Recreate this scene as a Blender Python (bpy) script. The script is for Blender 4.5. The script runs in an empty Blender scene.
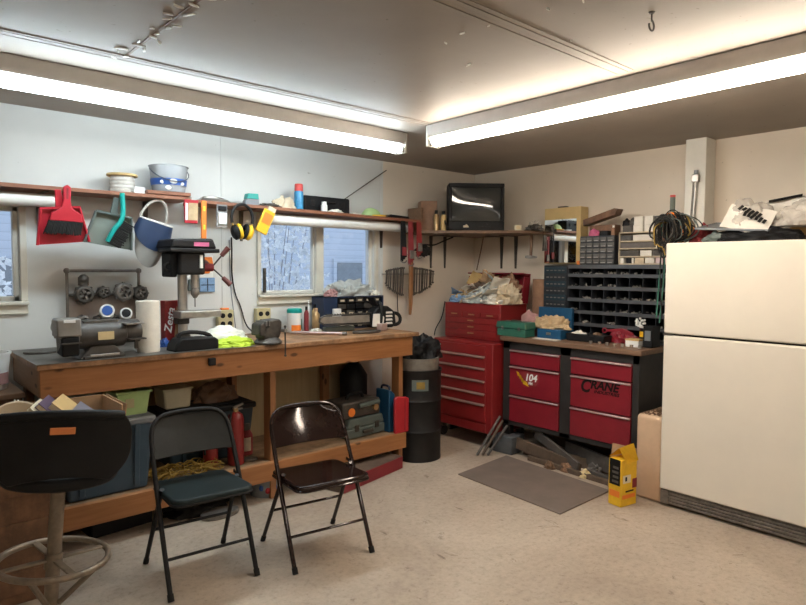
import bpy, bmesh, math, random
from mathutils import Matrix, Vector, Euler, noise
S = bpy.context.scene
COL = S.collection
R = math.radians
PI = math.pi

# ------------------------------------------------------------------ camera, world, exposure, lights
cam_d = bpy.data.cameras.new('camera'); cam = bpy.data.objects.new('camera', cam_d); COL.objects.link(cam)
cam_d.sensor_width = 36.0; cam_d.lens = 621.82 / 806 * 36.0; cam_d.clip_start = 0.05
def cam_matrix(yaw, pitch, roll, loc):
    cy, sy = math.cos(yaw), math.sin(yaw)
    F = Vector((sy*math.cos(pitch), cy*math.cos(pitch), math.sin(pitch)))
    r = Vector((cy, -sy, 0)); u = r.cross(F)
    r2 = math.cos(roll)*r + math.sin(roll)*u; u2 = r2.cross(F)
    m = Matrix((r2, u2, -F)).transposed().to_4x4(); m.translation = loc
    return m
cam.matrix_world = cam_matrix(0.723995, -0.0543693, 0.0048272, (0, 0, 1.5))
S.camera = cam
W = bpy.data.worlds.new('sky'); S.world = W; W.use_nodes = True
W.node_tree.nodes['Background'].inputs[0].default_value = (0.68, 0.82, 1.0, 1)
W.node_tree.nodes['Background'].inputs[1].default_value = 1.12
S.view_settings.view_transform = 'Standard'; S.view_settings.look = 'None'
S.view_settings.exposure = 0.42; S.view_settings.gamma = 1.0; S.view_settings.use_curve_mapping = False
TUBE_A, TUBE_B, TUBE_FILL = 28.0, 33.0, 11.5     # fluorescent tube strengths; the last is for the added unseen fill strips
COL_A, COL_B = (0.80, 0.93, 1.0), (1.0, 0.90, 0.77)

# ------------------------------------------------------------------ constants of the room (metres, camera stands at x=y=0)
YA, XB, ZC = 4.2, 4.65, 2.43       # window wall, tool-chest wall, ceiling
XW, YS = -1.7, -1.9
ZT = 1.017                         # bench top

# ------------------------------------------------------------------ materials
def nt(name):
    m = bpy.data.materials.new(name); m.use_nodes = True
    t = m.node_tree; return m, t, t.nodes['Principled BSDF']
def N(t, typ, **kw):
    n = t.nodes.new(typ)
    for k, v in kw.items(): setattr(n, k, v)
    return n
def coords(t, scale=(1, 1, 1), kind='Object', rot=(0, 0, 0)):
    tc = N(t, 'ShaderNodeTexCoord'); mp = N(t, 'ShaderNodeMapping')
    mp.inputs['Scale'].default_value = scale; mp.inputs['Rotation'].default_value = rot
    t.links.new(tc.outputs[kind], mp.inputs[0]); return mp.outputs[0]
def ramp(t, src, stops):
    r = N(t, 'ShaderNodeValToRGB'); e = r.color_ramp.elements
    while len(e) < len(stops): e.new(0.5)
    for el, (p, c) in zip(e, stops): el.position = p; el.color = (*c, 1)
    t.links.new(src, r.inputs[0]); return r.outputs[0]
def noise_tex(t, vec, scale, detail=4, rough=0.6, dist=0.0):
    n = N(t, 'ShaderNodeTexNoise'); n.inputs['Scale'].default_value = scale
    n.inputs['Detail'].default_value = detail; n.inputs['Roughness'].default_value = rough
    n.inputs['Distortion'].default_value = dist
    t.links.new(vec, n.inputs['Vector']); return n.outputs['Fac']
def bump(t, p, src, strength, dist=0.01):
    b = N(t, 'ShaderNodeBump'); b.inputs['Strength'].default_value = strength; b.inputs['Distance'].default_value = dist
    t.links.new(src, b.inputs['Height']); t.links.new(b.outputs[0], p.inputs['Normal'])
def sc(c, k): return tuple(min(1, x*k) for x in c)
MATS = {}
def mat(name, col, rough=0.5, metal=0.0, var=0.12, scale=8.0, bmp=0.0, bscale=60.0, coat=0.0, col2=None, sheen=0.0, spec=0.5):
    if name in MATS: return MATS[name]
    m, t, p = nt(name)
    v = coords(t)
    f = noise_tex(t, v, scale, 5, 0.65)
    c = ramp(t, f, [(0.3, sc(col, 1-var)), (0.7, col2 or sc(col, 1+var))])
    t.links.new(c, p.inputs['Base Color'])
    p.inputs['Roughness'].default_value = rough; p.inputs['Metallic'].default_value = metal
    p.inputs['Specular IOR Level'].default_value = spec
    if coat: p.inputs['Coat Weight'].default_value = coat
    if sheen: p.inputs['Sheen Weight'].default_value = sheen
    if bmp: bump(t, p, noise_tex(t, v, bscale, 4), bmp, 0.004)
    MATS[name] = m; return m
def wood(name, a, b, axis=0, rough=0.6, scale=3.0, knots=True, dirt=0.0):
    m, t, p = nt(name)
    s = [14.0, 14.0, 14.0]; s[axis] = 1.0
    v = coords(t, tuple(s))
    f = noise_tex(t, v, scale, 6, 0.6, 0.6)
    c = ramp(t, f, [(0.25, a), (0.75, b)])
    if knots:
        s2 = [8.0, 8.0, 8.0]; s2[axis] = 3.6
        vo = N(t, 'ShaderNodeTexVoronoi'); vo.inputs['Scale'].default_value = 1.3
        t.links.new(coords(t, tuple(s2)), vo.inputs['Vector'])
        k = ramp(t, vo.outputs['Distance'], [(0.09, (0, 0, 0)), (0.16, (1, 1, 1))])
        mx = N(t, 'ShaderNodeMix', data_type='RGBA')
        t.links.new(k, mx.inputs[0]); mx.inputs[6].default_value = (*sc(a, 0.35), 1); t.links.new(c, mx.inputs[7]); c = mx.outputs[2]
    if dirt:
        d = noise_tex(t, coords(t), 6, 5, 0.7)
        dr = ramp(t, d, [(0.42, (dirt,)*3), (0.62, (1, 1, 1))])
        mx = N(t, 'ShaderNodeMix', data_type='RGBA', blend_type='MULTIPLY'); mx.inputs[0].default_value = 1
        t.links.new(c, mx.inputs[6]); t.links.new(dr, mx.inputs[7]); c = mx.outputs[2]
    t.links.new(c, p.inputs['Base Color']); p.inputs['Roughness'].default_value = rough
    bump(t, p, f, 0.15, 0.003)
    MATS[name] = m; return m
def emit(name, col, s):
    m, t, p = nt(name)
    p.inputs['Base Color'].default_value = (*col, 1); p.inputs['Emission Color'].default_value = (*col, 1)
    p.inputs['Emission Strength'].default_value = s; MATS[name] = m; return m
def clear(name, tint, gloss=0.08, rough=0.05, body=0.0, bodycol=(1, 1, 1)):
    m, t, p = nt(name); t.nodes.remove(p); out = t.nodes['Material Output']
    tr = N(t, 'ShaderNodeBsdfTransparent'); tr.inputs[0].default_value = (*tint, 1)
    g = N(t, 'ShaderNodeBsdfGlossy'); g.inputs['Roughness'].default_value = rough
    mx = N(t, 'ShaderNodeMixShader'); fr = N(t, 'ShaderNodeFresnel'); fr.inputs[0].default_value = 1.45
    t.links.new(fr.outputs[0], mx.inputs[0]); t.links.new(tr.outputs[0], mx.inputs[1]); t.links.new(g.outputs[0], mx.inputs[2])
    last = mx.outputs[0]
    if body:
        d = N(t, 'ShaderNodeBsdfDiffuse'); d.inputs[0].default_value = (*bodycol, 1)
        m2 = N(t, 'ShaderNodeMixShader'); m2.inputs[0].default_value = body
        t.links.new(last, m2.inputs[1]); t.links.new(d.outputs[0], m2.inputs[2]); last = m2.outputs[0]
    t.links.new(last, out.inputs[0]); MATS[name] = m; return m

def concrete():
    m, t, p = nt('concrete_floor'); v = coords(t)
    f1 = noise_tex(t, v, 1.1, 6, 0.65, 0.4); f2 = noise_tex(t, v, 30, 6, 0.8)
    c1 = ramp(t, f1, [(0.30, (0.37, 0.295, 0.23)), (0.50, (0.46, 0.378, 0.30)), (0.70, (0.55, 0.465, 0.375))])
    c2 = ramp(t, f2, [(0.30, (0.66, 0.63, 0.60)), (0.46, (0.95, 0.95, 0.94)), (0.72, (1.14, 1.13, 1.12))])
    mx = N(t, 'ShaderNodeMix', data_type='RGBA', blend_type='MULTIPLY'); mx.inputs[0].default_value = 1
    t.links.new(c1, mx.inputs[6]); t.links.new(c2, mx.inputs[7])
    st = noise_tex(t, v, 5.5, 6, 0.8, 1.2); sr = ramp(t, st, [(0.33, (0.42, 0.37, 0.33)), (0.39, (1, 1, 1))])
    m2 = N(t, 'ShaderNodeMix', data_type='RGBA', blend_type='MULTIPLY'); m2.inputs[0].default_value = 0.8
    t.links.new(mx.outputs[2], m2.inputs[6]); t.links.new(sr, m2.inputs[7])
    t.links.new(m2.outputs[2], p.inputs['Base Color']); fk = noise_tex(t, v, 17, 3, 0.5, 0.3); fr = ramp(t, fk, [(0.245, (0.30, 0.25, 0.21)), (0.275, (1, 1, 1))])
    m3 = N(t, 'ShaderNodeMix', data_type='RGBA', blend_type='MULTIPLY'); m3.inputs[0].default_value = 0.5
    t.links.new(m2.outputs[2], m3.inputs[6]); t.links.new(fr, m3.inputs[7]); t.links.new(m3.outputs[2], p.inputs['Base Color'])
    p.inputs['Roughness'].default_value = 0.62
    bump(t, p, f2, 0.25, 0.004); return m
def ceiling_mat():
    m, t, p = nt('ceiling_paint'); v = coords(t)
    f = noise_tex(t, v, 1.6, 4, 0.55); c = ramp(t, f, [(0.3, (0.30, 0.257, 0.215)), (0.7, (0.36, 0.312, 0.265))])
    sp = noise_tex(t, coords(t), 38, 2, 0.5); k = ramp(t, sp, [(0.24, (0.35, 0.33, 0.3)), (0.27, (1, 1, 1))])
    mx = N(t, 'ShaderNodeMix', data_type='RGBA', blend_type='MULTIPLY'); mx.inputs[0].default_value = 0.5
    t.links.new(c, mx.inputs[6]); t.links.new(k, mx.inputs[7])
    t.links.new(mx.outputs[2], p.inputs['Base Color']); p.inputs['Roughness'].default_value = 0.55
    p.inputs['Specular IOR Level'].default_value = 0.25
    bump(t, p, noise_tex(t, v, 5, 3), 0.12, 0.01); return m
def wall_mat(name, col):
    m, t, p = nt(name); v = coords(t)
    f = noise_tex(t, v, 1.5, 5, 0.6); c = ramp(t, f, [(0.3, sc(col, 0.93)), (0.7, sc(col, 1.04))])
    sp = noise_tex(t, coords(t), 22, 3, 0.6); k = ramp(t, sp, [(0.23, (0.45, 0.42, 0.38)), (0.27, (1, 1, 1))])
    mx = N(t, 'ShaderNodeMix', data_type='RGBA', blend_type='MULTIPLY'); mx.inputs[0].default_value = 0.6
    t.links.new(c, mx.inputs[6]); t.links.new(k, mx.inputs[7])
    t.links.new(mx.outputs[2], p.inputs['Base Color']); p.inputs['Roughness'].default_value = 0.5
    bump(t, p, noise_tex(t, v, 9, 3), 0.05, 0.01); return m

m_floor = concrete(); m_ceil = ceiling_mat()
m_wallA = wall_mat('window_wall_paint', (0.66, 0.665, 0.64)); m_wallB = wall_mat('cream_wall_paint', (0.72, 0.63, 0.52))
m_tan = wood('tan_panel', (0.36, 0.27, 0.14), (0.46, 0.35, 0.20), 2, 0.6, 2, False)
m_trim = mat('trim_white', (0.72, 0.70, 0.63), 0.45, var=0.06)
m_blind = mat('blind_white', (0.80, 0.79, 0.74), 0.5, var=0.05)
m_grip = mat('grip_brown', (0.15, 0.045, 0.04), 0.45, var=0.15)
m_shield = mat('shield_blue', (0.022, 0.042, 0.095), 0.4, var=0.12)
m_bright = mat('bright_steel', (0.58, 0.56, 0.53), 0.3, 0.85, 0.1, 12)
m_frame = mat('bench_frame_paint', (0.022, 0.0205, 0.02), 0.5, var=0.3)
m_handle = mat('dull_pink_handle', (0.42, 0.27, 0.23), 0.4, 0.5, 0.12)
m_smokedr = mat('smoky_drawer', (0.11, 0.105, 0.10), 0.35, var=0.2)
m_panel2 = mat('pale_twine', (0.56, 0.53, 0.48), 0.85, var=0.15, scale=40)
m_panel = mat('brown_grey_panel', (0.36, 0.29, 0.245), 0.6, var=0.15)
m_wrench = mat('wrench_steel', (0.13, 0.115, 0.10), 0.42, 0.6, 0.3, 20)
m_dingy = mat('dingy_bucket', (0.17, 0.15, 0.125), 0.6, var=0.3, scale=14)
m_casing = mat('window_casing', (0.66, 0.63, 0.54), 0.45, var=0.10, scale=6)
m_pine = wood('orange_pine', (0.27, 0.105, 0.032), (0.41, 0.18, 0.065), 0, 0.5)
m_pinev = wood('orange_pine_upright', (0.24, 0.10, 0.034), (0.36, 0.17, 0.07), 2, 0.5)
m_piney = wood('pine_end', (0.22, 0.13, 0.075), (0.33, 0.20, 0.12), 1, 0.6)
m_top = wood('bench_top_wood', (0.34, 0.17, 0.075), (0.55, 0.31, 0.16), 0, 0.5, 3, False, 0.45)
m_ply = wood('shelf_plywood', (0.26, 0.16, 0.09), (0.40, 0.27, 0.16), 0, 0.6, 2, False, 0.55)
m_oldgrey = mat('grimy_sheet', (0.13, 0.12, 0.105), 0.5, 0.2, 0.4, 7)
m_redwood = wood('red_brown_shelf', (0.20, 0.07, 0.035), (0.30, 0.12, 0.06), 0, 0.5, 3, False)
m_dkwood = wood('dark_wood', (0.12, 0.065, 0.035), (0.20, 0.11, 0.06), 0, 0.55, 3, False)
m_brownwood = wood('brown_wood', (0.15, 0.07, 0.035), (0.24, 0.12, 0.06), 2, 0.55, 2, False, 0.5)
m_benchB = wood('brown_bench_top', (0.13, 0.075, 0.045), (0.24, 0.14, 0.085), 1, 0.45, 3, False)
m_black = mat('black_plastic', (0.010, 0.010, 0.011), 0.55, spec=0.22, var=0.3)
m_blackp = mat('black_paint', (0.012, 0.011, 0.011), 0.5, 0.1, 0.3, spec=0.3)
m_rubber = mat('black_rubber', (0.02, 0.019, 0.018), 0.75, spec=0.22, var=0.3)
m_vinyl = mat('black_vinyl', (0.007, 0.007, 0.0075), 0.55, spec=0.22, var=0.2, bmp=0.1, bscale=150)
m_vinylg = mat('dark_grey_vinyl', (0.025, 0.025, 0.023), 0.45, spec=0.22, var=0.2, bmp=0.05, bscale=120)
m_vinylt = mat('dark_teal_vinyl', (0.018, 0.028, 0.030), 0.45, spec=0.22, var=0.3, bmp=0.05, bscale=120, scale=5)
m_brownp = mat('brown_gloss_paint', (0.024, 0.012, 0.010), 0.08, 0.2, 0.15)
m_red = mat('red_paint', (0.235, 0.016, 0.017), 0.36, 0.0, 0.14, 4, coat=0.2)
m_red2 = mat('dark_red_paint', (0.22, 0.012, 0.022), 0.36, 0.0, 0.14, 4)
m_redpl = mat('red_plastic', (0.46, 0.015, 0.03), 0.4, var=0.08)
m_redfuel = mat('red_can_plastic', (0.42, 0.018, 0.026), 0.45, var=0.08)
m_chrome = mat('chrome', (0.75, 0.72, 0.68), 0.2, 1.0, 0.05)
m_alu = mat('pink_alu', (0.72, 0.55, 0.52), 0.32, 0.7, 0.08)
m_steel = mat('steel', (0.42, 0.40, 0.37), 0.38, 0.9, 0.2, 20)
m_dull = mat('dull_steel', (0.24, 0.22, 0.20), 0.5, 0.75, 0.35, 25)
m_dark = mat('dark_iron', (0.085, 0.075, 0.065), 0.5, 0.5, 0.35, 25)
m_rust = mat('worn_beige_steel', (0.21, 0.165, 0.12), 0.42, 0.4, 0.3, 18)
m_grind = mat('grinder_grey', (0.085, 0.078, 0.072), 0.45, 0.2, 0.25, 10)
m_grind2 = mat('grinder_guard', (0.23, 0.215, 0.195), 0.42, 0.2, 0.18, 10)
m_white = mat('white_plastic', (0.80, 0.80, 0.78), 0.4, var=0.04)
m_cream = mat('cream_plastic', (0.62, 0.56, 0.40), 0.45, var=0.08)
m_paper = mat('paper_white', (0.74, 0.70, 0.63), 0.8, var=0.1, bmp=0.2, bscale=40)
m_paper2 = mat('old_paper', (0.60, 0.50, 0.36), 0.8, var=0.18, scale=14)
m_card = mat('cardboard', (0.42, 0.26, 0.14), 0.8, var=0.12, scale=12)
m_kraft = mat('brown_paper', (0.25, 0.14, 0.085), 0.8, var=0.2, scale=14)
m_towel = mat('towel_paper', (0.80, 0.74, 0.64), 0.9, var=0.06, scale=20, bmp=0.3, bscale=90)
m_fridge = mat('fridge_enamel', (0.76, 0.70, 0.605), 0.38, var=0.035, scale=3)
m_blue = mat('blue_plastic', (0.02, 0.09, 0.36), 0.4, var=0.1)
m_bluebox = mat('blue_steel', (0.012, 0.085, 0.19), 0.4, 0.1, 0.15)
m_tealpl = mat('teal_plastic', (0.0, 0.33, 0.29), 0.4, var=0.1)
m_tealdk = mat('dark_teal', (0.015, 0.035, 0.05), 0.45, var=0.15)
m_tote = mat('slate_blue_plastic', (0.04, 0.075, 0.115), 0.42, var=0.12)
m_lidgrey = mat('grey_lid', (0.20, 0.22, 0.24), 0.45, var=0.12)
m_ltgreen = mat('light_green_plastic', (0.42, 0.58, 0.25), 0.45, var=0.06)
m_green = mat('green_paint', (0.035, 0.15, 0.105), 0.4, 0.1, 0.15)
m_ggrey = mat('grey_green_plastic', (0.10, 0.125, 0.115), 0.45, var=0.15)
m_orange = mat('orange_plastic', (0.85, 0.22, 0.03), 0.45, var=0.1)
m_yellow = mat('yellow_plastic', (0.80, 0.46, 0.02), 0.4, var=0.1)
m_yelbox = mat('yellow_carton', (0.78, 0.47, 0.02), 0.5, var=0.12, scale=18)
m_yelrope = mat('straw', (0.27, 0.17, 0.03), 0.8, var=0.3)
m_hiviz = mat('hi_vis_yellow', (0.50, 0.68, 0.05), 0.7, var=0.12, scale=10)
m_cloth = mat('white_cloth', (0.78, 0.78, 0.70), 0.85, var=0.08)
m_rag = mat('grey_rag', (0.42, 0.45, 0.44), 0.9, var=0.25, scale=14)
m_tanrag = mat('tan_rag', (0.50, 0.36, 0.21), 0.9, var=0.25, scale=14)
m_pinkrag = mat('dusty_pink_rag', (0.40, 0.22, 0.21), 0.9, var=0.25, scale=14)
m_beige = mat('tan_foam', (0.60, 0.42, 0.28), 0.75, var=0.12, scale=5)
m_mat = mat('rubber_mat', (0.175, 0.135, 0.11), 0.7, var=0.14, scale=5, bmp=0.2, bscale=140)
m_block = mat('blue_grey_block', (0.075, 0.082, 0.09), 0.85, var=0.2, bmp=0.5, bscale=60)
m_strap = mat('red_strap', (0.24, 0.025, 0.03), 0.7, var=0.2)
m_navy = mat('navy', (0.013, 0.026, 0.065), 0.4, var=0.15)
m_bin = mat('bin_steel', (0.03, 0.034, 0.042), 0.45, 0.2, 0.15)
m_binlip = mat('bin_lip', (0.085, 0.09, 0.10), 0.42, 0.3, 0.15)
m_olive = mat('khaki_plate', (0.50, 0.44, 0.25), 0.45, 0.1, 0.1)
m_pipe = mat('grey_pipe', (0.22, 0.20, 0.18), 0.45, 0.6, 0.25, 20)
m_copper = mat('brass_can', (0.50, 0.33, 0.16), 0.35, 0.6, 0.2, 20)
m_pink = mat('pink_pack', (0.55, 0.12, 0.24), 0.5, var=0.2)
m_lab_blk = mat('label_black', (0.010, 0.009, 0.009), 0.5, var=0.2, scale=60, spec=0.2)
m_plate = mat('plate_yellow', (0.66, 0.52, 0.28), 0.45, var=0.1)
m_orlabel = mat('orange_label', (0.62, 0.20, 0.06), 0.4, var=0.15)
m_ivory = mat('ivory_page', (0.74, 0.64, 0.46), 0.8, var=0.06)
m_bookc = mat('book_cover_tan', (0.55, 0.38, 0.16), 0.6, var=0.1)
m_bookp = mat('book_cover_purple', (0.09, 0.06, 0.11), 0.5, var=0.15)
m_bookg = mat('book_cover_grey', (0.16, 0.16, 0.20), 0.5, var=0.15)
m_stone = mat('cream_ceramic', (0.70, 0.60, 0.45), 0.5, var=0.08)
m_scrap = mat('weathered_lumber', (0.12, 0.08, 0.055), 0.75, var=0.3, scale=12)
m_scrapg = mat('grey_scrap', (0.12, 0.105, 0.095), 0.6, 0.2, 0.3, 12)
m_bluecard = mat('pale_blue_card', (0.20, 0.33, 0.52), 0.5, var=0.25, scale=40)
m_spray = mat('spray_blue', (0.05, 0.27, 0.50), 0.35, 0.1, 0.2, 50)
m_sprayr = mat('spray_red', (0.70, 0.08, 0.07), 0.4, var=0.1)
m_glass = clear('window_glass', (0.97, 0.985, 1.0))
m_clearpl = clear('clear_plastic', (0.90, 0.92, 0.94), rough=0.15, body=0.30, bodycol=(0.75, 0.76, 0.78))
m_smoke = clear('smoky_plastic', (0.55, 0.60, 0.55), rough=0.2, body=0.55, bodycol=(0.30, 0.34, 0.30))
m_visor = clear('visor_film', (0.80, 0.80, 0.78), rough=0.2, body=0.6, bodycol=(0.55, 0.53, 0.50))
m_poly = clear('poly_bag', (0.92, 0.90, 0.87), rough=0.18, body=0.5, bodycol=(0.80, 0.75, 0.68))
m_mirror, _t, _p = nt('mirror_silver'); _p.inputs['Metallic'].default_value = 1; _p.inputs['Roughness'].default_value = 0.02; _p.inputs['Base Color'].default_value = (0.86, 0.86, 0.84, 1)
m_screen, _t, _p = nt('tv_glass'); _p.inputs['Base Color'].default_value = (0.022, 0.025, 0.024, 1); _p.inputs['Roughness'].default_value = 0.06; _p.inputs['Coat Weight'].default_value = 0.4
m_maple = mat('yellow_cabinet', (0.60, 0.44, 0.20), 0.45, var=0.08)
m_tubeA = emit('tube_cool', COL_A, TUBE_A); m_tubeB = emit('tube_warm', COL_B, TUBE_B); m_tubeFill = emit('tube_fill', (1.0, 0.94, 0.84), TUBE_FILL)
m_fix = mat('fixture_enamel', (0.50, 0.46, 0.42), 0.45, var=0.08)
m_siding, _t, _p = nt('blue_siding')
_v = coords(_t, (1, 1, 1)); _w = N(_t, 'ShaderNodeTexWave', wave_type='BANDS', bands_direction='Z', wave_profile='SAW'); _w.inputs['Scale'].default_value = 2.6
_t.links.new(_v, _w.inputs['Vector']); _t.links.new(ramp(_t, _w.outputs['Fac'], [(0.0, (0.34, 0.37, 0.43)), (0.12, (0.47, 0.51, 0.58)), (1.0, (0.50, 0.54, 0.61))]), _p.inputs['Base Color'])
m_snow = mat('snow', (0.85, 0.87, 0.92), 0.7, var=0.05)
m_leaf = mat('frosty_leaf', (0.86, 0.88, 0.90), 0.7, var=0.3, scale=30)
m_twig = mat('twig', (0.30, 0.29, 0.31), 0.8, var=0.2)

# ------------------------------------------------------------------ mesh helpers
class G:
    """collects shapes into one mesh"""
    def __init__(s): s.b = bmesh.new()
    def _add(s, ret, M):
        bmesh.ops.transform(s.b, matrix=M, verts=ret)
    def box(s, c, d, rot=(0, 0, 0)):
        v = bmesh.ops.create_cube(s.b, size=1)['verts']
        M = Matrix.Translation(c) @ Euler([R(a) for a in rot]).to_matrix().to_4x4() @ Matrix.Diagonal((*d, 1))
        s._add(v, M); return s
    def span(s, a, b):          # box from corner a to corner b
        return s.box([(p+q)/2 for p, q in zip(a, b)], [abs(q-p) for p, q in zip(a, b)])
    def cyl(s, a, b, r0, r1=None, n=16, cap=True):
        a, b = Vector(a), Vector(b); r1 = r0 if r1 is None else r1
        d = b-a
        v = bmesh.ops.create_cone(s.b, cap_ends=cap, segments=n, radius1=max(r0, 1e-5), radius2=max(r1, 1e-5), depth=d.length)['verts']
        M = Matrix.Translation((a+b)/2) @ d.to_track_quat('Z', 'Y').to_matrix().to_4x4()
        s._add(v, M); return s
    def ball(s, c, r, seg=16, sc_=(1, 1, 1)):
        v = bmesh.ops.create_uvsphere(s.b, u_segments=seg, v_segments=max(6, seg//2), radius=r)['verts']
        s._add(v, Matrix.Translation(c) @ Matrix.Diagonal((*sc_, 1))); return s
    def tube(s, pts, r, n=8, closed=False, smooth=0):
        P = [Vector(p) for p in pts]
        for _ in range(smooth):
            Q = []
            L = len(P)
            if not closed: Q.append(P[0])
            for i in range(L if closed else L-1):
                a, b = P[i], P[(i+1) % L]
                Q += [a*0.75+b*0.25, a*0.25+b*0.75]
            if not closed: Q.append(P[-1])
            P = Q
        L = len(P); rings = []; up = None
        for i in range(L):
            if closed: d = P[(i+1) % L]-P[i-1]
            else: d = P[min(i+1, L-1)]-P[max(i-1, 0)]
            if d.length < 1e-9: d = Vector((0, 0, 1))
            d.normalize()
            if up is None:
                up = d.orthogonal().normalized()
            else:
                up = (up-d*up.dot(d))
                up = up.normalized() if up.length > 1e-6 else d.orthogonal().normalized()
            w = d.cross(up); rr = r[i] if isinstance(r, (list, tuple)) and len(r) == L else (r if not isinstance(r, (list, tuple)) else r[0])
            rings.append([s.b.verts.new(P[i]+(up*math.cos(2*PI*k/n)+w*math.sin(2*PI*k/n))*rr) for k in range(n)])
        for i in range(L if closed else L-1):
            A, B = rings[i], rings[(i+1) % L]
            for k in range(n): s.b.faces.new((A[k], A[(k+1) % n], B[(k+1) % n], B[k]))
        if not closed:
            s.b.faces.new(rings[0][::-1]); s.b.faces.new(rings[-1])
        return s
    def lathe(s, prof, c=(0, 0, 0), n=24, axis='Z', rot=None):
        M = Matrix.Translation(c)
        if axis == 'X': M = M @ Matrix.Rotation(PI/2, 4, 'Y')
        if axis == 'Y': M = M @ Matrix.Rotation(PI/2, 4, 'X')
        if rot: M = Matrix.Translation(c) @ Euler([R(a) for a in rot]).to_matrix().to_4x4()
        rings = []
        for r, z in prof:
            if r < 1e-6: rings.append([s.b.verts.new(M @ Vector((0, 0, z)))])
            else: rings.append([s.b.verts.new(M @ Vector((r*math.cos(2*PI*k/n), r*math.sin(2*PI*k/n), z))) for k in range(n)])
        for A, B in zip(rings, rings[1:]):
            for k in range(n):
                k2 = (k+1) % n
                if len(A) == 1 and len(B) == 1: continue
                if len(A) == 1: s.b.faces.new((A[0], B[k2], B[k]))
                elif len(B) == 1: s.b.faces.new((A[k], A[k2], B[0]))
                else: s.b.faces.new((A[k], A[k2], B[k2], B[k]))
        return s
    def prism(s, pts, h0, h1, plane='XZ', rot=None, c=(0, 0, 0)):
        M = Matrix.Translation(c) @ (Euler([R(a) for a in rot]).to_matrix().to_4x4() if rot else Matrix())
        def V(p, h):
            if plane == 'XZ': q = (p[0], h, p[1])
            elif plane == 'XY': q = (p[0], p[1], h)
            else: q = (h, p[0], p[1])
            return M @ Vector(q)
        A = [s.b.verts.new(V(p, h0)) for p in pts]; B = [s.b.verts.new(V(p, h1)) for p in pts]
        s.b.faces.new(A[::-1]); s.b.faces.new(B); n = len(pts)
        for k in range(n): s.b.faces.new((A[k], A[(k+1) % n], B[(k+1) % n], B[k]))
        return s
    def sheet(s, nx, ny, f, thick=0.0):
        V = [[s.b.verts.new(f(i/nx, j/ny)) for j in range(ny+1)] for i in range(nx+1)]
        F = []
        for i in range(nx):
            for j in range(ny): F.append(s.b.faces.new((V[i][j], V[i+1][j], V[i+1][j+1], V[i][j+1])))
        if thick:
            bmesh.ops.recalc_face_normals(s.b, faces=F)
            bmesh.ops.solidify(s.b, geom=F, thickness=thick)
        return s
    def blob(s, c, d, seed=0, amp=0.3, freq=3.0, sub=4, flat=True):
        v = bmesh.ops.create_icosphere(s.b, subdivisions=sub, radius=1)['verts']
        o = Vector((seed*7.3, seed*3.1, seed*1.7))
        for q in v:
            n = q.co.normalized()
            k = 1+amp*(noise.noise(n*freq+o)+0.6*abs(noise.noise(n*freq*2.3+o))-0.2)
            p = n*k
            if flat and p.z < 0: p.z *= 0.0
            q.co = Vector((p.x*d[0]/2, p.y*d[1]/2, p.z*(d[2] if flat else d[2]/2)))
        s._add(v, Matrix.Translation(c)); return s
    def done(s, name, m, parent=None, bevel=0, seg=2, smooth=True, label=None, loc=None, sub=0):
        bmesh.ops.recalc_face_normals(s.b, faces=s.b.faces)
        me = bpy.data.meshes.new(name); s.b.to_mesh(me); s.b.free()
        if smooth:
            me.polygons.foreach_set('use_smooth', [True]*len(me.polygons)); me.set_sharp_from_angle(angle=R(38))
        o = bpy.data.objects.new(name, me); COL.objects.link(o); me.materials.append(m)
        if parent: o.parent = parent
        if bevel:
            b = o.modifiers.new('bevel', 'BEVEL'); b.width = bevel; b.segments = seg; b.limit_method = 'ANGLE'; b.angle_limit = R(40)
        if sub:
            b = o.modifiers.new('sub', 'SUBSURF'); b.levels = sub; b.render_levels = sub
        if label: o['label'] = label
        if loc: o.location = loc
        return o
def thing(name, label, cat, loc=(0, 0, 0), rz=0, group=None, rot=None):
    o = bpy.data.objects.new(name, None); COL.objects.link(o); o.empty_display_size = 0.1
    o.location = loc; o.rotation_euler = rot if rot else (0, 0, R(rz)); o['label'] = label; o['category'] = cat
    if group: o['group'] = group
    return o
def tag(o, label, cat, group=None, kind=None):
    o['label'] = label; o['category'] = cat
    if group: o['group'] = group
    if kind: o['kind'] = kind
    return o
def struct(o, label=None):
    o['kind'] = 'structure'
    if label: o['label'] = label
    return o
def dup(root, loc=None, rz=None, label=None, group=None):
    r = root.copy(); COL.objects.link(r)
    if loc: r.location = loc
    if rz is not None: r.rotation_euler = (0, 0, R(rz))
    if label: r['label'] = label
    if group: r['group'] = group
    for ch in list(root.children):
        c = ch.copy(); COL.objects.link(c); c.parent = r
        for g in ch.children:
            d = g.copy(); COL.objects.link(d); d.parent = c
    return r
def text(body, name, m, parent, loc, size, rot=(90, 0, 0), ext=0.0006, sx=1.0, shear=0.0, bold=0.0, align='CENTER', label=None):
    cu = bpy.data.curves.new(name, 'FONT'); cu.body = body; cu.size = size; cu.extrude = ext; cu.align_x = align; cu.align_y = 'CENTER'
    cu.shear = shear; cu.offset = bold; cu.resolution_u = 3
    tmp = bpy.data.objects.new(name, cu)
    COL.objects.link(tmp)
    dg = bpy.context.evaluated_depsgraph_get(); dg.update()
    me = bpy.data.meshes.new_from_object(tmp.evaluated_get(dg))
    bpy.data.objects.remove(tmp); bpy.data.curves.remove(cu)
    me.transform(Matrix.Translation(loc) @ Euler([R(a) for a in rot]).to_matrix().to_4x4() @ Matrix.Diagonal((sx, 1, 1, 1)))
    me.materials.clear(); me.materials.append(m)
    o = bpy.data.objects.new(name, me); COL.objects.link(o)
    if parent: o.parent = parent
    if label: o['label'] = label
    return o
def arc(cx, cz, r, a0, a1, n): return [(cx+r*math.cos(R(a0+(a1-a0)*i/n)), cz+r*math.sin(R(a0+(a1-a0)*i/n))) for i in range(n+1)]
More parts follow.
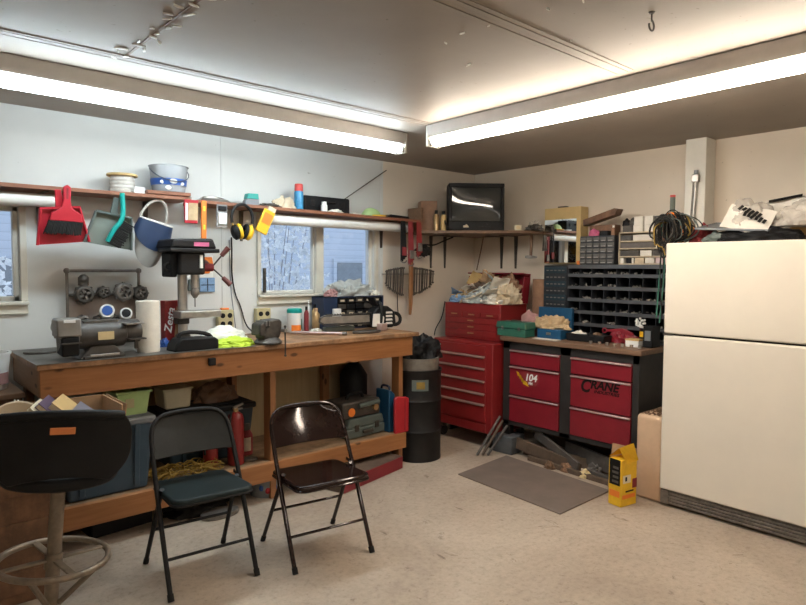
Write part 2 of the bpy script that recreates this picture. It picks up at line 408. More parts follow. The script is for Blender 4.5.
ORD = ['first', 'second', 'third', 'fourth', 'fifth', 'sixth', 'seventh', 'eighth', 'ninth', 'tenth', 'eleventh', 'twelfth', 'thirteenth', 'fourteenth']
EB = -90   # turn that makes a thing's front face the camera side of the tool-chest wall

# ------------------------------------------------------------------ room shell
struct(G().span((XW-0.1, YS-0.1, -0.12), (XB+0.1, YA+0.12, 0)).done('floor', m_floor))
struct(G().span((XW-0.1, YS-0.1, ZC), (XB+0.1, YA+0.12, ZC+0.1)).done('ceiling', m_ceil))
H1, H2 = (-0.55, 0.73, 1.30, 1.85), (2.285, 3.375, 1.30, 1.86)     # window holes x0,x1,z0,z1
g = G()
for a, b in [(XW-0.1, H1[0]), (H1[1], H2[0]), (H2[1], XB+0.1)]: g.span((a, YA, 0), (b, YA+0.12, ZC))
for h in (H1, H2):
    g.span((h[0], YA, 0), (h[1], YA+0.12, h[2])); g.span((h[0], YA, h[3]), (h[1], YA+0.12, ZC))
struct(g.done('wall_north', m_wallA, smooth=False))
struct(G().span((XB, YS-0.1, 0), (XB+0.1, YA, ZC)).done('wall_east', m_wallB, smooth=False))
struct(G().span((XW-0.1, YS-0.1, 0), (XB+0.1, YS, ZC)).done('wall_south', m_wallB, smooth=False))
struct(G().span((XW-0.1, YS, 0), (XW, YA, ZC)).done('wall_west', m_wallB, smooth=False))
# boxed post on the tool-chest wall, panel battens and ceiling seam strips
struct(G().span((4.49, 1.89, 0), (4.648, 2.035, ZC-0.002)).done('trim_1', m_trim, bevel=0.004), 'boxed white post running up the tool chest wall')
struct(G().span((1.16, YA-0.02, 0.0), (3.2, YA-0.001, 0.93)).done('trim_2', m_tan, smooth=False), 'tan panelling on the wall below the workbench')
for i, x in enumerate((1.99, 3.46)):
    struct(G().span((x-0.012, YA-0.006, 0.95), (x+0.012, YA-0.0005, ZC-0.002)).done('trim_%d' % (3+i), m_wallA, bevel=0.002), 'thin painted batten over a wall panel joint')
g = G()
for k in range(5): g.span((0.2, 1.50+0.027*k, ZC-0.004-0.0015*(k % 2)), (2.75, 1.524+0.027*k, ZC-0.0005))
struct(g.done('trim_5', m_ceil), 'ridged seam tape across the ceiling')
g = G()
for k in range(5): g.span((XW+0.01, 2.90+0.02*k, ZC-0.004-0.0015*(k % 2)), (2.83, 2.917+0.02*k, ZC-0.0005))
struct(g.done('trim_6', m_ceil), 'ridged seam tape beside the window-side light')
rnd = random.Random(5)
g = G()
def flake(x, y, s, a):
    pts = [(math.cos(t)*s*rnd.uniform(.5, 1), math.sin(t)*s*0.35*rnd.uniform(.4, 1)) for t in [k*2*PI/7 for k in range(7)]]
    g.prism(pts, -0.006, -0.001, 'XY', rot=(rnd.uniform(-6, 6), rnd.uniform(-6, 6), a), c=(x, y, ZC-0.001))
for k in range(22): flake(0.93+rnd.uniform(-.05, .05), 2.0+0.045*k, rnd.uniform(.012, .035), rnd.uniform(0, 180))
for k in range(9): flake(2.02+rnd.uniform(-.2, .2), 1.0+0.12*k, rnd.uniform(.012, .03), rnd.uniform(0, 180))
struct(g.done('trim_7', m_trim, smooth=False), 'peeling paint flakes along the ceiling joints')
struct(G().span((0.925, 0.3, ZC-0.003), (0.937, 2.9, ZC-0.0005)).done('trim_8', m_dkwood), 'dark open crack along a ceiling joint')

def window(name, h, label, sashes, casing=0.065):
    x0, x1, z0, z1 = h
    g = G(); c = casing
    g.span((x0-0.03, YA-0.022, z0-0.075), (x1+0.035, YA-0.0005, z0)); g.span((x0-0.03, YA-0.022, z1), (x1+0.035, YA-0.0005, z1+0.05))
    g.span((x0-0.03, YA-0.022, z0), (x0, YA-0.0005, z1)); g.span((x1, YA-0.022, z0), (x1+0.035, YA-0.0005, z1))
    w = struct(g.done(name, m_casing, bevel=0.004), label)
    G().span((x0-0.03, YA-0.05, z0-0.02), (x1+0.035, YA+0.1, z0)).done('window_sill', m_casing, w, bevel=0.004)
    for a, b in sashes:
        g = G(); t = 0.028; y0, y1 = YA+0.03, YA+0.075
        g.span((a, y0, z0), (b, y1, z0+t)); g.span((a, y0, z1-t), (b, y1, z1)); g.span((a, y0, z0), (a+t, y1, z1)); g.span((b-t, y0, z0), (b, y1, z1))
        f = g.done('window_frame', m_trim, w, bevel=0.003)
        G().span((a+t, YA+0.05, z0+t), (b-t, YA+0.054, z1-t)).done('pane', m_glass, f)
    return w
w1 = window('window_1', H1, 'window at the left edge under the end of the plank shelf', [(-0.55, 0.09), (0.09, 0.73)])
w2 = window('window_2', H2, 'two-pane window behind the middle of the workbench', [(2.285, 2.80), (2.83, 3.375)])
G().span((2.78, YA-0.01, 1.30), (2.85, YA+0.03, 1.86)).done('mullion', m_casing, w2, bevel=0.003)
G().span((2.315, YA-0.012, 1.315), (2.33, YA+0.02, 1.50)).done('latch', m_dark, w2, bevel=0.003)

struct(G().span((3.472, YA-0.004, 0.0), (XB-0.001, YA-0.0005, ZC-0.001)).done('trim_9', m_wallB, smooth=False), 'cream painted wall panel at the right end of the window wall')

# ------------------------------------------------------------------ fluorescent strip lights
def strip_light(label, loc, rz, L, mt, hood=False):
    t = thing('strip_light', label, 'ceiling light', loc, rz, 'fluorescent strip lights')
    c = G().prism([(-0.06, -0.001), (0.06, -0.001), (0.06, -0.04), (0.05, -0.08), (-0.05, -0.08), (-0.06, -0.04)], 0, L, 'XZ').done('channel', m_fix, t, bevel=0.003)
    for y in (0.0, L):
        G().span((-0.055, y-0.012, -0.138), (0.055, y+0.012, -0.001)).done('end_cap', m_trim, t, bevel=0.004)
    for x in (-0.03, 0.03):
        tb = G().cyl((x, 0.03, -0.112), (x, L-0.03, -0.112), 0.019, n=16).done('tube', mt, t)
        for y in (0.014, L-0.014): G().cyl((x, y-0.004, -0.112), (x, y+0.018 if y < 1 else y-0.02, -0.112), 0.021, n=16).done('lamp_holder', m_white, t)
    if hood: G().prism([(-0.065, -0.04), (0.065, -0.04), (0.17, -0.135), (0.165, -0.135), (0.063, -0.046), (-0.063, -0.046), (-0.165, -0.135), (-0.17, -0.135)], 0, L, 'XZ').done('fill_hood', m_white, t)  # wide hood for the added fill strips, keeps their light off the ceiling
    return t
strip_light('cool white fluorescent strip light running along the window wall', (2.87, 3.275, ZC), 90, 2.44, m_tubeA)
strip_light('warm white fluorescent strip light running towards the fridge', (2.875, 0.52, ZC), 0, 2.44, m_tubeB)
strip_light('added warm fill strip light above and behind the viewer, unseen', (-0.2, -1.6, ZC), 0, 2.44, m_tubeFill, True)  # added out of view to lift the light on the front of the room
strip_light('second added warm fill strip light behind the viewer, unseen', (2.9, -1.0, ZC), 90, 2.44, m_tubeFill, True)  # another unseen fill lamp, added for the same brightening
t = thing('screw_hook', 'small dark screw hook hanging from the ceiling', 'hook', (2.193, 1.131, ZC))
G().cyl((0, 0, 0), (0, 0, -0.03), 0.003, n=8).tube([(0.018*math.sin(R(a)), 0, -0.048+0.018*math.cos(R(a))) for a in range(0, 300, 20)], 0.0035).done('hook', m_dark, t)
G().lathe([(0, 0), (0.012, 0), (0.008, -0.006), (0, -0.006)], n=12).done('collar', m_dark, t)

# ------------------------------------------------------------------ outside the windows
struct(G().span((-14, YA+0.3, -0.4), (22, 26, -0.3)).done('ground', m_snow, smooth=False), 'snowy ground outside the windows')
t = thing('neighbor_house', 'pale blue sided house outside beyond the windows', 'house', (0, 10.5, -0.3))
G().span((-9, 0, 0), (16, 5, 5.5)).done('wall', m_siding, t, smooth=False)
for x in (7.35, 1.0):
    f = G().span((x, -0.06, 1.1), (x+0.8, 0.02, 2.0)).done('window_frame', m_siding, t, bevel=0.01)
    G().span((x+0.08, -0.075, 1.18), (x+0.72, -0.062, 1.92)).done('pane', m_lidgrey, f)
def bush(loc, label, n, seed, h=2.6):
    rr = random.Random(seed); t = thing('bush', label, 'bush', loc, 0, 'frosted bushes outside')
    g = G(); lf = G()
    for k in range(7):
        a = rr.uniform(0, 2*PI); x, y = math.cos(a)*rr.uniform(.1, .5), math.sin(a)*rr.uniform(.1, .5)
        pts = [(0, 0, 0), (x*.5, y*.5, h*.5), (x+rr.uniform(-.2, .2), y, h*rr.uniform(.8, 1))]
        g.tube(pts, [0.012, 0.008, 0.004], 5)
    for k in range(n):
        a = rr.uniform(0, 2*PI); q = rr.random()**.5*.6; z = rr.uniform(.15, 1)*h
        lf.box((math.cos(a)*q, math.sin(a)*q, z), (rr.uniform(.03, .09), rr.uniform(.03, .06), 0.004), (rr.uniform(0, 180), rr.uniform(0, 180), rr.uniform(0, 180)))
    g.done('stems', m_twig, t); lf.done('foliage', m_leaf, t, smooth=False)
bush((3.55, 6.2, -0.3), 'frosty bush outside the left pane of the two-pane window', 1500, 3)
bush((0.9, 6.6, -0.3), 'frosty bush outside the leftmost window', 500, 4, 1.9)

# ------------------------------------------------------------------ long workbench
wb = thing('workbench', 'long orange-stained pine workbench along the window wall', 'workbench', (0, 0, 0))
G().span((0.665, 3.475, 0.985), (3.24, 4.195, 1.015)).done('bench_top', m_top, wb, bevel=0.004)
G().span((0.662, 3.47, 1.0152), (1.86, 4.18, 1.0168)).done('cover_sheet', m_oldgrey, wb, label='grimy dark sheet over the left half of the top')
G().span((0.68, 3.495, 0.84), (3.19, 3.535, 0.985)).done('front_beam', m_pine, wb, bevel=0.003)
G().span((0.68, 3.535, 0.84), (0.72, 4.19, 0.985)).done('end_beam', m_piney, wb, bevel=0.003)
G().span((3.15, 3.535, 0.84), (3.19, 4.19, 0.985)).done('end_beam', m_piney, wb, bevel=0.003)
G().span((0.66, 3.545, 0.217), (3.12, 4.15, 0.247)).done('lower_shelf', m_ply, wb)
G().span((0.64, 3.50, 0.132), (3.135, 3.54, 0.25)).done('shelf_rail', m_pine, wb, bevel=0.003)
for x in (0.725, 1.99, 3.09):
    for y in (3.537, 4.08):
        G().span((x, y, 0), (x+0.04, y+0.088, 0.985 if y > 4 else 0.985)).done('leg', m_pinev, wb, bevel=0.003)
G().span((2.78, 4.10, 0.247), (2.84, 4.15, 0.95)).done('leg', m_pinev, wb, bevel=0.003)

t = thing('power_socket', 'small black power socket on the front beam of the workbench', 'socket', (1.575, 3.4945, 0.945))
G().span((-0.021, -0.022, -0.022), (0.021, 0.0, 0.022)).done('box', m_black, t, bevel=0.003)
G().span((-0.012, -0.0245, -0.010), (0.012, -0.0222, 0.010)).done('face', m_rubber, t)
# ------------------------------------------------------------------ plank shelves above the windows
def plank_shelf(label, x0, x1, zl, zr, brx):
    t = thing('wall_shelf', label, 'shelf', (0, 0, 0))
    a = math.degrees(math.atan2(zr-zl, x1-x0)); xm = (x0+x1)/2; zm = (zl+zr)/2
    G().box((xm, 4.07, zm-0.011), (x1-x0, 0.245, 0.022), (0, -a, 0)).done('board', m_redwood, t, bevel=0.002)
    for x in brx:
        z = zl+(zr-zl)*(x-x0)/(x1-x0)-0.024
        g = G().prism([(x-0.016, z), (x+0.016, z), (x+0.008, z-0.22), (x-0.008, z-0.22)], YA-0.014, YA-0.001, 'XZ').span((x-0.012, 3.99, z-0.005), (x+0.012, YA-0.001, z))
        g.done('bracket', m_dark, t)
    return t
SL = plank_shelf('red-brown plank shelf over the leftmost window holding a clear pail', -0.6, 1.66, 1.952, 1.955, (0.835, 1.45))
SR = plank_shelf('red-brown plank shelf over the two-pane window holding a spray can', 1.70, 3.69, 1.943, 1.920, (2.13, 3.45))
tag(G().box((1.52, 4.04, 1.957+0.012), (0.27, 0.2, 0.022), (0, 0, -3)).done('short_board', m_redwood, bevel=0.002), 'short board lying on the plank shelf under the clear pail', 'board')
def roller(label, x0, x1, z, r):
    t = thing('roller_blind', label, 'blind', (0, 4.035, z), 0, 'rolled-up window blinds')
    G().cyl((x0, 0, 0), (x1, 0, 0), r, n=24).done('roll', m_blind, t)
    for x in (x0, x1):
        G().cyl((x-0.006, 0, 0), (x+0.006, 0, 0), r+0.005, n=24).done('end_cap', m_trim, t)
        G().span((x-0.004, 0, -0.01), (x+0.004, 0.164, 0.012)).done('bracket', m_steel, t)
roller('rolled-up white blind over the leftmost window', -0.55, 0.895, 1.878, 0.037)
roller('rolled-up white blind over the two-pane window', 2.28, 3.595, 1.853, 0.038)

# ------------------------------------------------------------------ things on the plank shelves
zs = 1.955
t = thing('twine_spool', 'wicker-wrapped spool with a wooden disc on top', 'spool', (1.27, 4.07, zs+0.001))
g = G(); prof = [(0.0, 0), (0.066, 0)]
for k in range(9): prof += [(0.070+0.004*(k % 2), 0.004+0.011*k)]
prof += [(0.066, 0.105), (0, 0.105)]
g.lathe(prof, n=32).done('wrap', m_panel2, t)
G().lathe([(0, 0.105), (0.088, 0.105), (0.09, 0.112), (0.088, 0.119), (0, 0.119)], n=32).done('lid', m_bookc, t)
tag(G().box((1.345, 3.985, zs+0.022), (0.062, 0.004, 0.042), (12, 0, 0)).done('note_card', m_white), 'small white card leaning in front of the twine spool', 'card')
t = thing('pail', 'clear plastic pail with a blue band and wire handle', 'pail', (1.555, 4.06, zs+0.0265))
G().lathe([(0.0, 0.002), (0.10, 0.002), (0.118, 0.165), (0.124, 0.165), (0.124, 0.17), (0.115, 0.17), (0.098, 0.006), (0, 0.006)], n=36).done('body', m_clearpl, t)
G().lathe([(0.1065, 0.045), (0.1115, 0.085), (0.1135, 0.085), (0.1085, 0.045)], n=36).done('band', m_blue, t, label='blue printed band')
g = G()
for a, z, s in ((-95, .067, .026), (-65, .055, .018), (-130, .06, .018), (-112, .025, .02)):
    g.ball((math.cos(R(a))*0.108, math.sin(R(a))*0.108, z), s, 12, (1, 0.3, 0.7))
g.done('print', m_white, t, label='white flashes on the blue band')
G().tube([(0.124*math.cos(R(a)), 0.124*math.sin(R(a)), 0.15-0.085*math.sin(R(a-180))) for a in range(180, 361, 15)], 0.003, 6).done('handle', m_navy, t)
t = thing('spray_can', 'blue spray can with a red cap on the plank shelf', 'spray can', (2.53, 4.05, 1.934))
G().lathe([(0, 0), (0.033, 0), (0.034, 0.004), (0.034, 0.135), (0.03, 0.145), (0, 0.145)], n=24).done('body', m_spray, t)
G().lathe([(0.031, 0.142), (0.032, 0.146), (0.031, 0.192), (0.028, 0.196), (0, 0.196)], n=24).done('cap', m_sprayr, t)
t = thing('case', 'black plastic tool case on the plank shelf behind the spray can', 'tool case', (2.80, 4.12, 1.931))
G().span((-0.215, -0.06, 0), (0.215, 0.06, 0.125)).done('body', m_black, t, bevel=0.012)
G().tube([(-0.06, -0.06, 0.08), (-0.055, -0.085, 0.082), (0.055, -0.085, 0.082), (0.06, -0.06, 0.08)], 0.006).done('handle', m_rubber, t)
for x in (-0.14, 0.14): G().span((x-0.018, -0.068, 0.05), (x+0.018, -0.06, 0.09)).done('latch', m_blackp, t, bevel=0.002)
t = thing('bottle', 'small white bottle in front of the black tool case', 'bottle', (2.715, 3.985, 1.933))
G().lathe([(0, 0), (0.024, 0), (0.025, 0.004), (0.025, 0.048), (0.017, 0.055), (0, 0.055)], n=20).done('body', m_white, t)
G().lathe([(0.019, 0.053), (0.02, 0.074), (0, 0.074)], n=20).done('cap', m_white, t)
tag(G().blob((2.41, 4.06, 1.935), (0.17, 0.12, 0.095), 3, 0.35, 2.6).done('rag', m_paper2), 'crumpled tan rag beside the blue spray can on the shelf', 'rag')
tag(G().blob((2.27, 4.04, 1.935), (0.22, 0.08, 0.03), 5, 0.5, 4).done('glove', m_dark), 'dark crumpled glove lying on the plank shelf', 'glove')
tag(G().blob((2.82, 3.985, 1.933), (0.13, 0.06, 0.022), 6, 0.4, 4).done('rag', m_paper), 'white rag beside the small white bottle', 'rag')
t = thing('tape_dispenser', 'teal plastic tape dispenser near the ear defenders', 'tape dispenser', (2.14, 4.06, 1.938))
G().prism([(-0.055, 0), (0.055, 0), (0.05, 0.075), (-0.02, 0.085), (-0.055, 0.03)], -0.025, 0.025, 'XZ').done('body', m_lidgrey, t, bevel=0.004)
G().prism([(-0.045, 0.05), (0.05, 0.05), (0.046, 0.09), (-0.035, 0.088)], -0.028, 0.028, 'XZ').done('cover', m_tealpl, t, bevel=0.004)
g = G()
for k in range(4): g.tube([(0.11*math.cos(R(a))*(1-.06*k), 0.06*math.sin(R(a)), 0.008+0.004*k+0.03*max(0, math.sin(R(a)))) for a in range(0, 360, 20)], 0.003, 6, True)
o = tag(g.done('wire_coil', m_steel), 'loose coil of pale wire on the plank shelf above the white box', 'wire'); o.location = (1.87, 4.06, 1.943)
t = thing('cap', 'yellow and green cap at the right of the plank shelf', 'cap', (3.21, 4.06, 1.927))
G().blob((0.02, 0, 0), (0.17, 0.14, 0.075), 8, 0.08, 2).done('crown', m_ltgreen, t)
G().prism(arc(0.05, -0.05, 0.07, 180, 360, 10), 0, 0.012, 'XY').done('brim', m_yellow, t, bevel=0.003)
tag(G().box((3.05, 4.02, 1.936), (0.07, 0.05, 0.018), (0, 0, 20)).done('tag_card', m_paper), 'small white box between the tool case and the yellow cap', 'box')
tag(G().prism([(-0.13, 0), (0.13, 0), (0.12, 0.022), (-0.08, 0.03)], -0.05, 0.05, 'XZ', c=(3.48, 4.05, 1.9245)).done('tray', m_black, bevel=0.004), 'flat black tray at the right end of the plank shelf', 'tray')
tag(G().cyl((3.0, 4.12, 2.057), (3.50, 4.185, 2.352), 0.004, n=8).done('rod', m_dark), 'thin dark rod leaning diagonally on the wall above the tool case', 'rod')

# ------------------------------------------------------------------ things hanging off the plank shelf
def dustpan(name, label, loc, rot, w, h, m, mrim):
    t = thing(name, label, 'dustpan', loc, rot=tuple(R(a) for a in rot))
    pts = [(-w/2, 0), (w/2, 0), (w*0.37, h), (-w*0.37, h)]
    G().prism(pts, -0.003, 0.003, 'XZ').done('pan', m, t)
    g = G(); g.tube([(-w/2, -0.012, 0), (-w*0.37, -0.022, h), (w*0.37, -0.022, h), (w/2, -0.012, 0)], 0.008, 8)
    g.prism([(-w/2, 0.0), (-w*0.37, h), (-w*0.37-0.006, h), (-w/2-0.006, 0)], -0.02, 0.0, 'XZ'); g.prism([(w/2, 0.0), (w*0.37, h), (w*0.37+0.006, h), (w/2+0.006, 0)], -0.02, 0.0, 'XZ')
    g.prism([(-w*.37, h-0.006), (w*.37, h-0.006), (w*.37, h), (-w*.37, h)], -0.03, 0, 'XZ')
    g.done('rim', mrim, t)
    G().prism([(-0.022, h), (0.022, h), (0.016, h+0.10), (-0.016, h+0.10)], -0.012, 0.0, 'XZ').done('handle', mrim, t, bevel=0.004)
    return t
dustpan('dustpan', 'red dustpan hanging from the plank shelf by the window', (0.90, 3.925, 1.635), (6, -6, 0), 0.265, 0.20, m_redpl, m_redpl)
t = thing('hand_brush', 'red hand brush with black bristles hung over the red dustpan', 'hand brush', (0.905, 3.88, 1.755), rot=(R(3), R(2), 0))
G().prism([(-0.085, 0.0), (0.085, 0.0), (0.075, 0.045), (0.028, 0.075), (0.018, 0.12), (0.020, 0.19), (0.0, 0.205), (-0.020, 0.19), (-0.018, 0.12), (-0.028, 0.075), (-0.075, 0.045)], -0.014, 0.012, 'XZ').done('handle', m_redpl, t, bevel=0.005)
g = G(); rr = random.Random(2)
for k in range(26):
    x = -0.082+0.164*k/25
    for y in (-0.008, 0.004): g.cyl((x, y, 0.002), (x*1.12-0.015+rr.uniform(-.004, .004), y-0.004, -0.072+rr.uniform(-.006, .006)), 0.0045, 0.003, n=5)
g.done('bristles', m_rubber, t)
G().prism([(-0.005, 0.125), (0.005, 0.125), (0.005, 0.185), (-0.005, 0.185)], -0.0155, -0.0142, 'XZ').done('slot', m_strap, t)
dustpan('dustpan', 'grey-green see-through dustpan beside the red one', (1.135, 3.925, 1.625), (6, 9, 0), 0.265, 0.19, m_smoke, m_ggrey)
t = thing('hand_brush', 'teal hand brush with dark bristles hung over the grey-green dustpan', 'hand brush', (1.155, 3.875, 1.64), rot=(R(3), R(15), 0))
G().tube([(-0.035, 0, 0.0), (-0.022, -0.004, 0.08), (0.008, -0.004, 0.14), (0.002, 0.0, 0.20), (-0.03, 0.004, 0.30)], 0.0145, 10, smooth=2).done('handle', m_tealpl, t)
g = G()
for k in range(20):
    z = 0.0+0.0075*k; x0 = -0.035+0.002*k
    for y in (-0.008, 0.008): g.cyl((x0, y, z), (x0+0.078+rr.uniform(-.006, .006), y*1.3, z-0.018+rr.uniform(-.004, .004)), 0.005, 0.0035, n=5)
g.done('bristles', m_rubber, t)
# face shield
t = thing('face_shield', 'blue and grey face shield hanging beside the teal brush', 'face shield', (1.385, 3.995, 1.592), rot=(R(10), R(14), R(10)))
def shell(r0, r1, z0, z1, a0, a1, dip0=0, dip1=0):
    return lambda u, v: Vector(((r0+(r1-r0)*v)*math.cos(R(a0+(a1-a0)*u)), 0.62*(r0+(r1-r0)*v)*math.sin(R(a0+(a1-a0)*u)), z0+(z1-z0)*v-(dip0*(1-v)+dip1*v)*math.sin(PI*u)))
G().sheet(24, 6, shell(0.088, 0.118, 0.03, 0.14, 176, 364, 0.115, 0.10), 0.003).done('window', m_visor, t)
G().sheet(24, 8, shell(0.124, 0.112, 0.135, 0.20, 172, 368, 0.11, 0.005), 0.004).done('crown', m_shield, t, label='dark blue brow guard')
G().tube([(0.088*math.cos(R(a)), 0.05-0.02*math.sin(R(a)), 0.195+0.145*math.sin(R(a))) for a in range(-5, 186, 12)], [0.008]*16, 8).done('headband', m_panel2, t)
G().tube([(0.104*math.cos(R(a)), 0.055*math.sin(R(a)), 0.198) for a in range(0, 360, 20)], 0.010, 8, True).done('sweatband', m_panel2, t)
t = thing('glove_pack', 'small red-edged packet hanging at the end of the plank shelf', 'packet', (1.643, 3.925, 1.785), rot=(R(3), 0, 0))
G().prism([(-0.042, 0), (0.042, 0), (0.046, 0.15), (-0.046, 0.15)], -0.008, 0.008, 'XZ').done('packet', m_redpl, t, bevel=0.003)
G().prism([(-0.024, 0.02), (0.042, 0.02), (0.043, 0.13), (-0.02, 0.13)], -0.010, -0.0085, 'XZ').done('card', m_tanrag, t)
G().prism([(-0.04, 0.02), (-0.026, 0.02), (-0.024, 0.125), (-0.04, 0.13)], -0.0098, -0.0085, 'XZ').done('stripe', m_white, t)
G().tube([(0, 0, 0.15), (0.0, 0.01, 0.175)], 0.002, 6).done('hanger', m_steel, t)
t = thing('level', 'narrow orange level hanging from the plank shelf', 'level', (1.727, 3.925, 1.69), rot=(R(2), 0, 0))
G().span((-0.017, -0.008, 0), (0.017, 0.008, 0.245)).done('body', m_orange, t, bevel=0.003)
for z in (0.06, 0.18): G().span((-0.006, -0.0095, z), (0.006, -0.0075, z+0.03)).done('vial', m_hiviz, t)
t = thing('hanging_pack', 'white boxed blister pack hanging from the plank shelf', 'pack', (1.855, 3.93, 1.77), rot=(R(2), 0, 0))
G().span((-0.036, -0.006, 0.0), (0.036, 0.006, 0.15)).done('backing', m_clearpl, t)
G().span((-0.03, -0.022, 0.02), (0.03, -0.005, 0.095)).done('box', m_white, t, bevel=0.003)
G().span((-0.028, -0.016, 0.11), (0.028, -0.005, 0.14)).done('header', m_black, t, bevel=0.003)
t = thing('ear_defenders', 'yellow and black ear defenders hanging from the plank shelf', 'ear defenders', (1.995, 3.91, 1.70))
G().tube([(0.078*math.cos(R(a)), 0.0, 0.135+0.095*math.sin(R(a))) for a in range(-20, 201, 11)], 0.011, 8).done('headband', m_blackp, t)
for s in (-1, 1):
    G().tube([(s*0.072, 0, 0.10), (s*0.058, -0.02, 0.05)], 0.003, 6).done('fork', m_yellow, t)
    c = G().lathe([(0, 0), (0.03, 0), (0.042, -0.012), (0.042, -0.028), (0.03, -0.042), (0, -0.046)], c=(0, 0, 0), n=20)
    bmesh.ops.transform(c.b, matrix=Matrix.Translation((s*0.03, 0, 0.045)) @ Matrix.Rotation(R(-s*75), 4, 'Y') @ Matrix.Diagonal((1.25, 0.9, 1, 1)), verts=c.b.verts)
    c.done('cup', m_yellow if s > 0 else m_black, t)
    c = G().lathe([(0.022, 0.02), (0.04, 0.02), (0.044, 0.008), (0.04, -0.002), (0.022, -0.002)], n=20)
    bmesh.ops.transform(c.b, matrix=Matrix.Translation((s*0.03, 0, 0.045)) @ Matrix.Rotation(R(-s*75), 4, 'Y') @ Matrix.Diagonal((1.25, 0.9, 1, 1)), verts=c.b.verts)
    c.done('cushion', m_black if s > 0 else m_yellow, t)
t = thing('ear_plug_pack', 'yellow blister pack hanging aslant beside the ear defenders', 'pack', (2.135, 3.915, 1.745), rot=(R(3), R(24), 0))
G().span((-0.045, -0.010, 0.0), (0.045, 0.008, 0.17)).done('pack', m_yellow, t, bevel=0.006)
G().span((-0.032, -0.0125, 0.07), (0.034, -0.0102, 0.145)).done('label', m_orange, t, label='orange printed label')
G().span((-0.02, -0.008, 0.17), (0.04, 0.006, 0.20)).done('header', m_paper2, t, bevel=0.002)
# red and black straps, stick, wrenches
for k, (x, nm, mm, lb, z0) in enumerate([(3.475, 'strap', m_black, 'black webbing strap hanging leftmost at the shelf end', 1.56), (3.56, 'strap', m_strap, 'dark red webbing strap hanging between two others at the shelf end', 1.535), (3.655, 'strap', m_red, 'red ratchet strap hanging rightmost at the shelf end', 1.60)]):
    t = thing(nm, lb, 'strap', (x, 3.935, 0))
    g = G()
    for j in range(3):
        xo = -0.022+0.022*j
        g.prism([(xo-0.012, 1.90), (xo+0.012, 1.90), (xo+0.018+0.006*j, z0+0.02*j), (xo-0.012, z0+0.012*j)], -0.012+0.009*j, -0.008+0.009*j, 'XZ')
    g.done('webbing', mm, t, smooth=False)
    G().tube([(0.03*math.cos(R(a)), -0.012, z0+0.01-0.02*math.sin(R(a))) for a in range(0, 181, 20)], 0.005, 6).done('hook', m_dull, t)
    G().span((-0.022, -0.026, z0+0.05), (0.022, -0.013, z0+0.12)).done('buckle', m_dull if k else m_strap, t, bevel=0.003)
t = thing('wrench_rack', 'long wire rack on the wall strung with wrenches', 'rack', (0, 0, 0))
G().tube([(3.44, 4.15, 1.452), (4.06, 4.15, 1.452)], 0.004, 6).done('wire', m_dull, t)
for x in (3.46, 3.745, 4.04): G().cyl((x, 4.15, 1.452), (x, 4.199, 1.452), 0.004, n=6).done('nail', m_dull, t)
def wrench(L):
    g = G(); w = 0.0065+0.009*L*2
    g.prism([(-w*.55, 0.0), (w*.55, 0.0), (w*.45, -L), (-w*.45, -L)], -0.003, 0.003, 'XZ')
    for sgn, z in ((1, 0.0), (-1, -L)):
        pts = [(w*1.25*math.cos(R(a)), z+sgn*w*1.25*math.sin(R(a))) for a in range(-30, 75, 15)]+[(w*.5, z+sgn*w*.9), (w*.4, z+sgn*w*.1), (-w*.4, z+sgn*w*.1), (-w*.5, z+sgn*w*.9)]+[(w*1.25*math.cos(R(a)), z+sgn*w*1.25*math.sin(R(a))) for a in range(105, 211, 15)]
        g.prism(pts, -0.005, 0.005, 'XZ')
    return g
def hang_wrench(x, L, label, grp):
    o = wrench(L).done('wrench', m_wrench, loc=(x, 4.138-0.012*(int(round(x*1000)) % 2), 1.452+L*0.22)); o.rotation_euler = (R(3), 0, R(-8))
    tag(o, label, 'wrench', grp)
ls = [.10, .125, .15, .165, .18, .19, .205, .215, .22, .23, .235]
for k in range(11): hang_wrench(3.455+0.0205*k, ls[k], 'dull steel wrench on the wall rack, %s from the left end' % ORD[k], 'wrenches on the wall rack')
for k in range(11): hang_wrench(3.775+0.0255*k, ls[10-k], 'dull steel wrench right of the wooden handle on the rack, %s from the handle' % ORD[k], 'wrenches on the wall rack')
t = thing('axe_handle', 'long brown wooden handle hanging in front of the wrench rack', 'handle', (3.705, 4.09, 0))
G().prism([(-0.012, 1.09), (0.004, 1.09), (0.020, 1.20), (0.024, 1.56), (0.018, 1.60), (-0.016, 1.60), (-0.020, 1.30)], -0.012, 0.012, 'XZ').done('handle', m_pinev, t, bevel=0.006)
G().tube([(0, 0, 1.60), (0, 0.02, 1.62), (0, 0.1, 1.63)], 0.003, 6).done('nail', m_dull, t)
tag(G().tube([(3.62, 4.17, 1.29), (3.63, 4.18, 1.15), (3.64, 4.17, 1.06), (3.60, 4.10, 1.025)], 0.004, 6, smooth=2).done('cable', m_rubber), 'thin dark cable hanging below the wrench rack', 'cable')

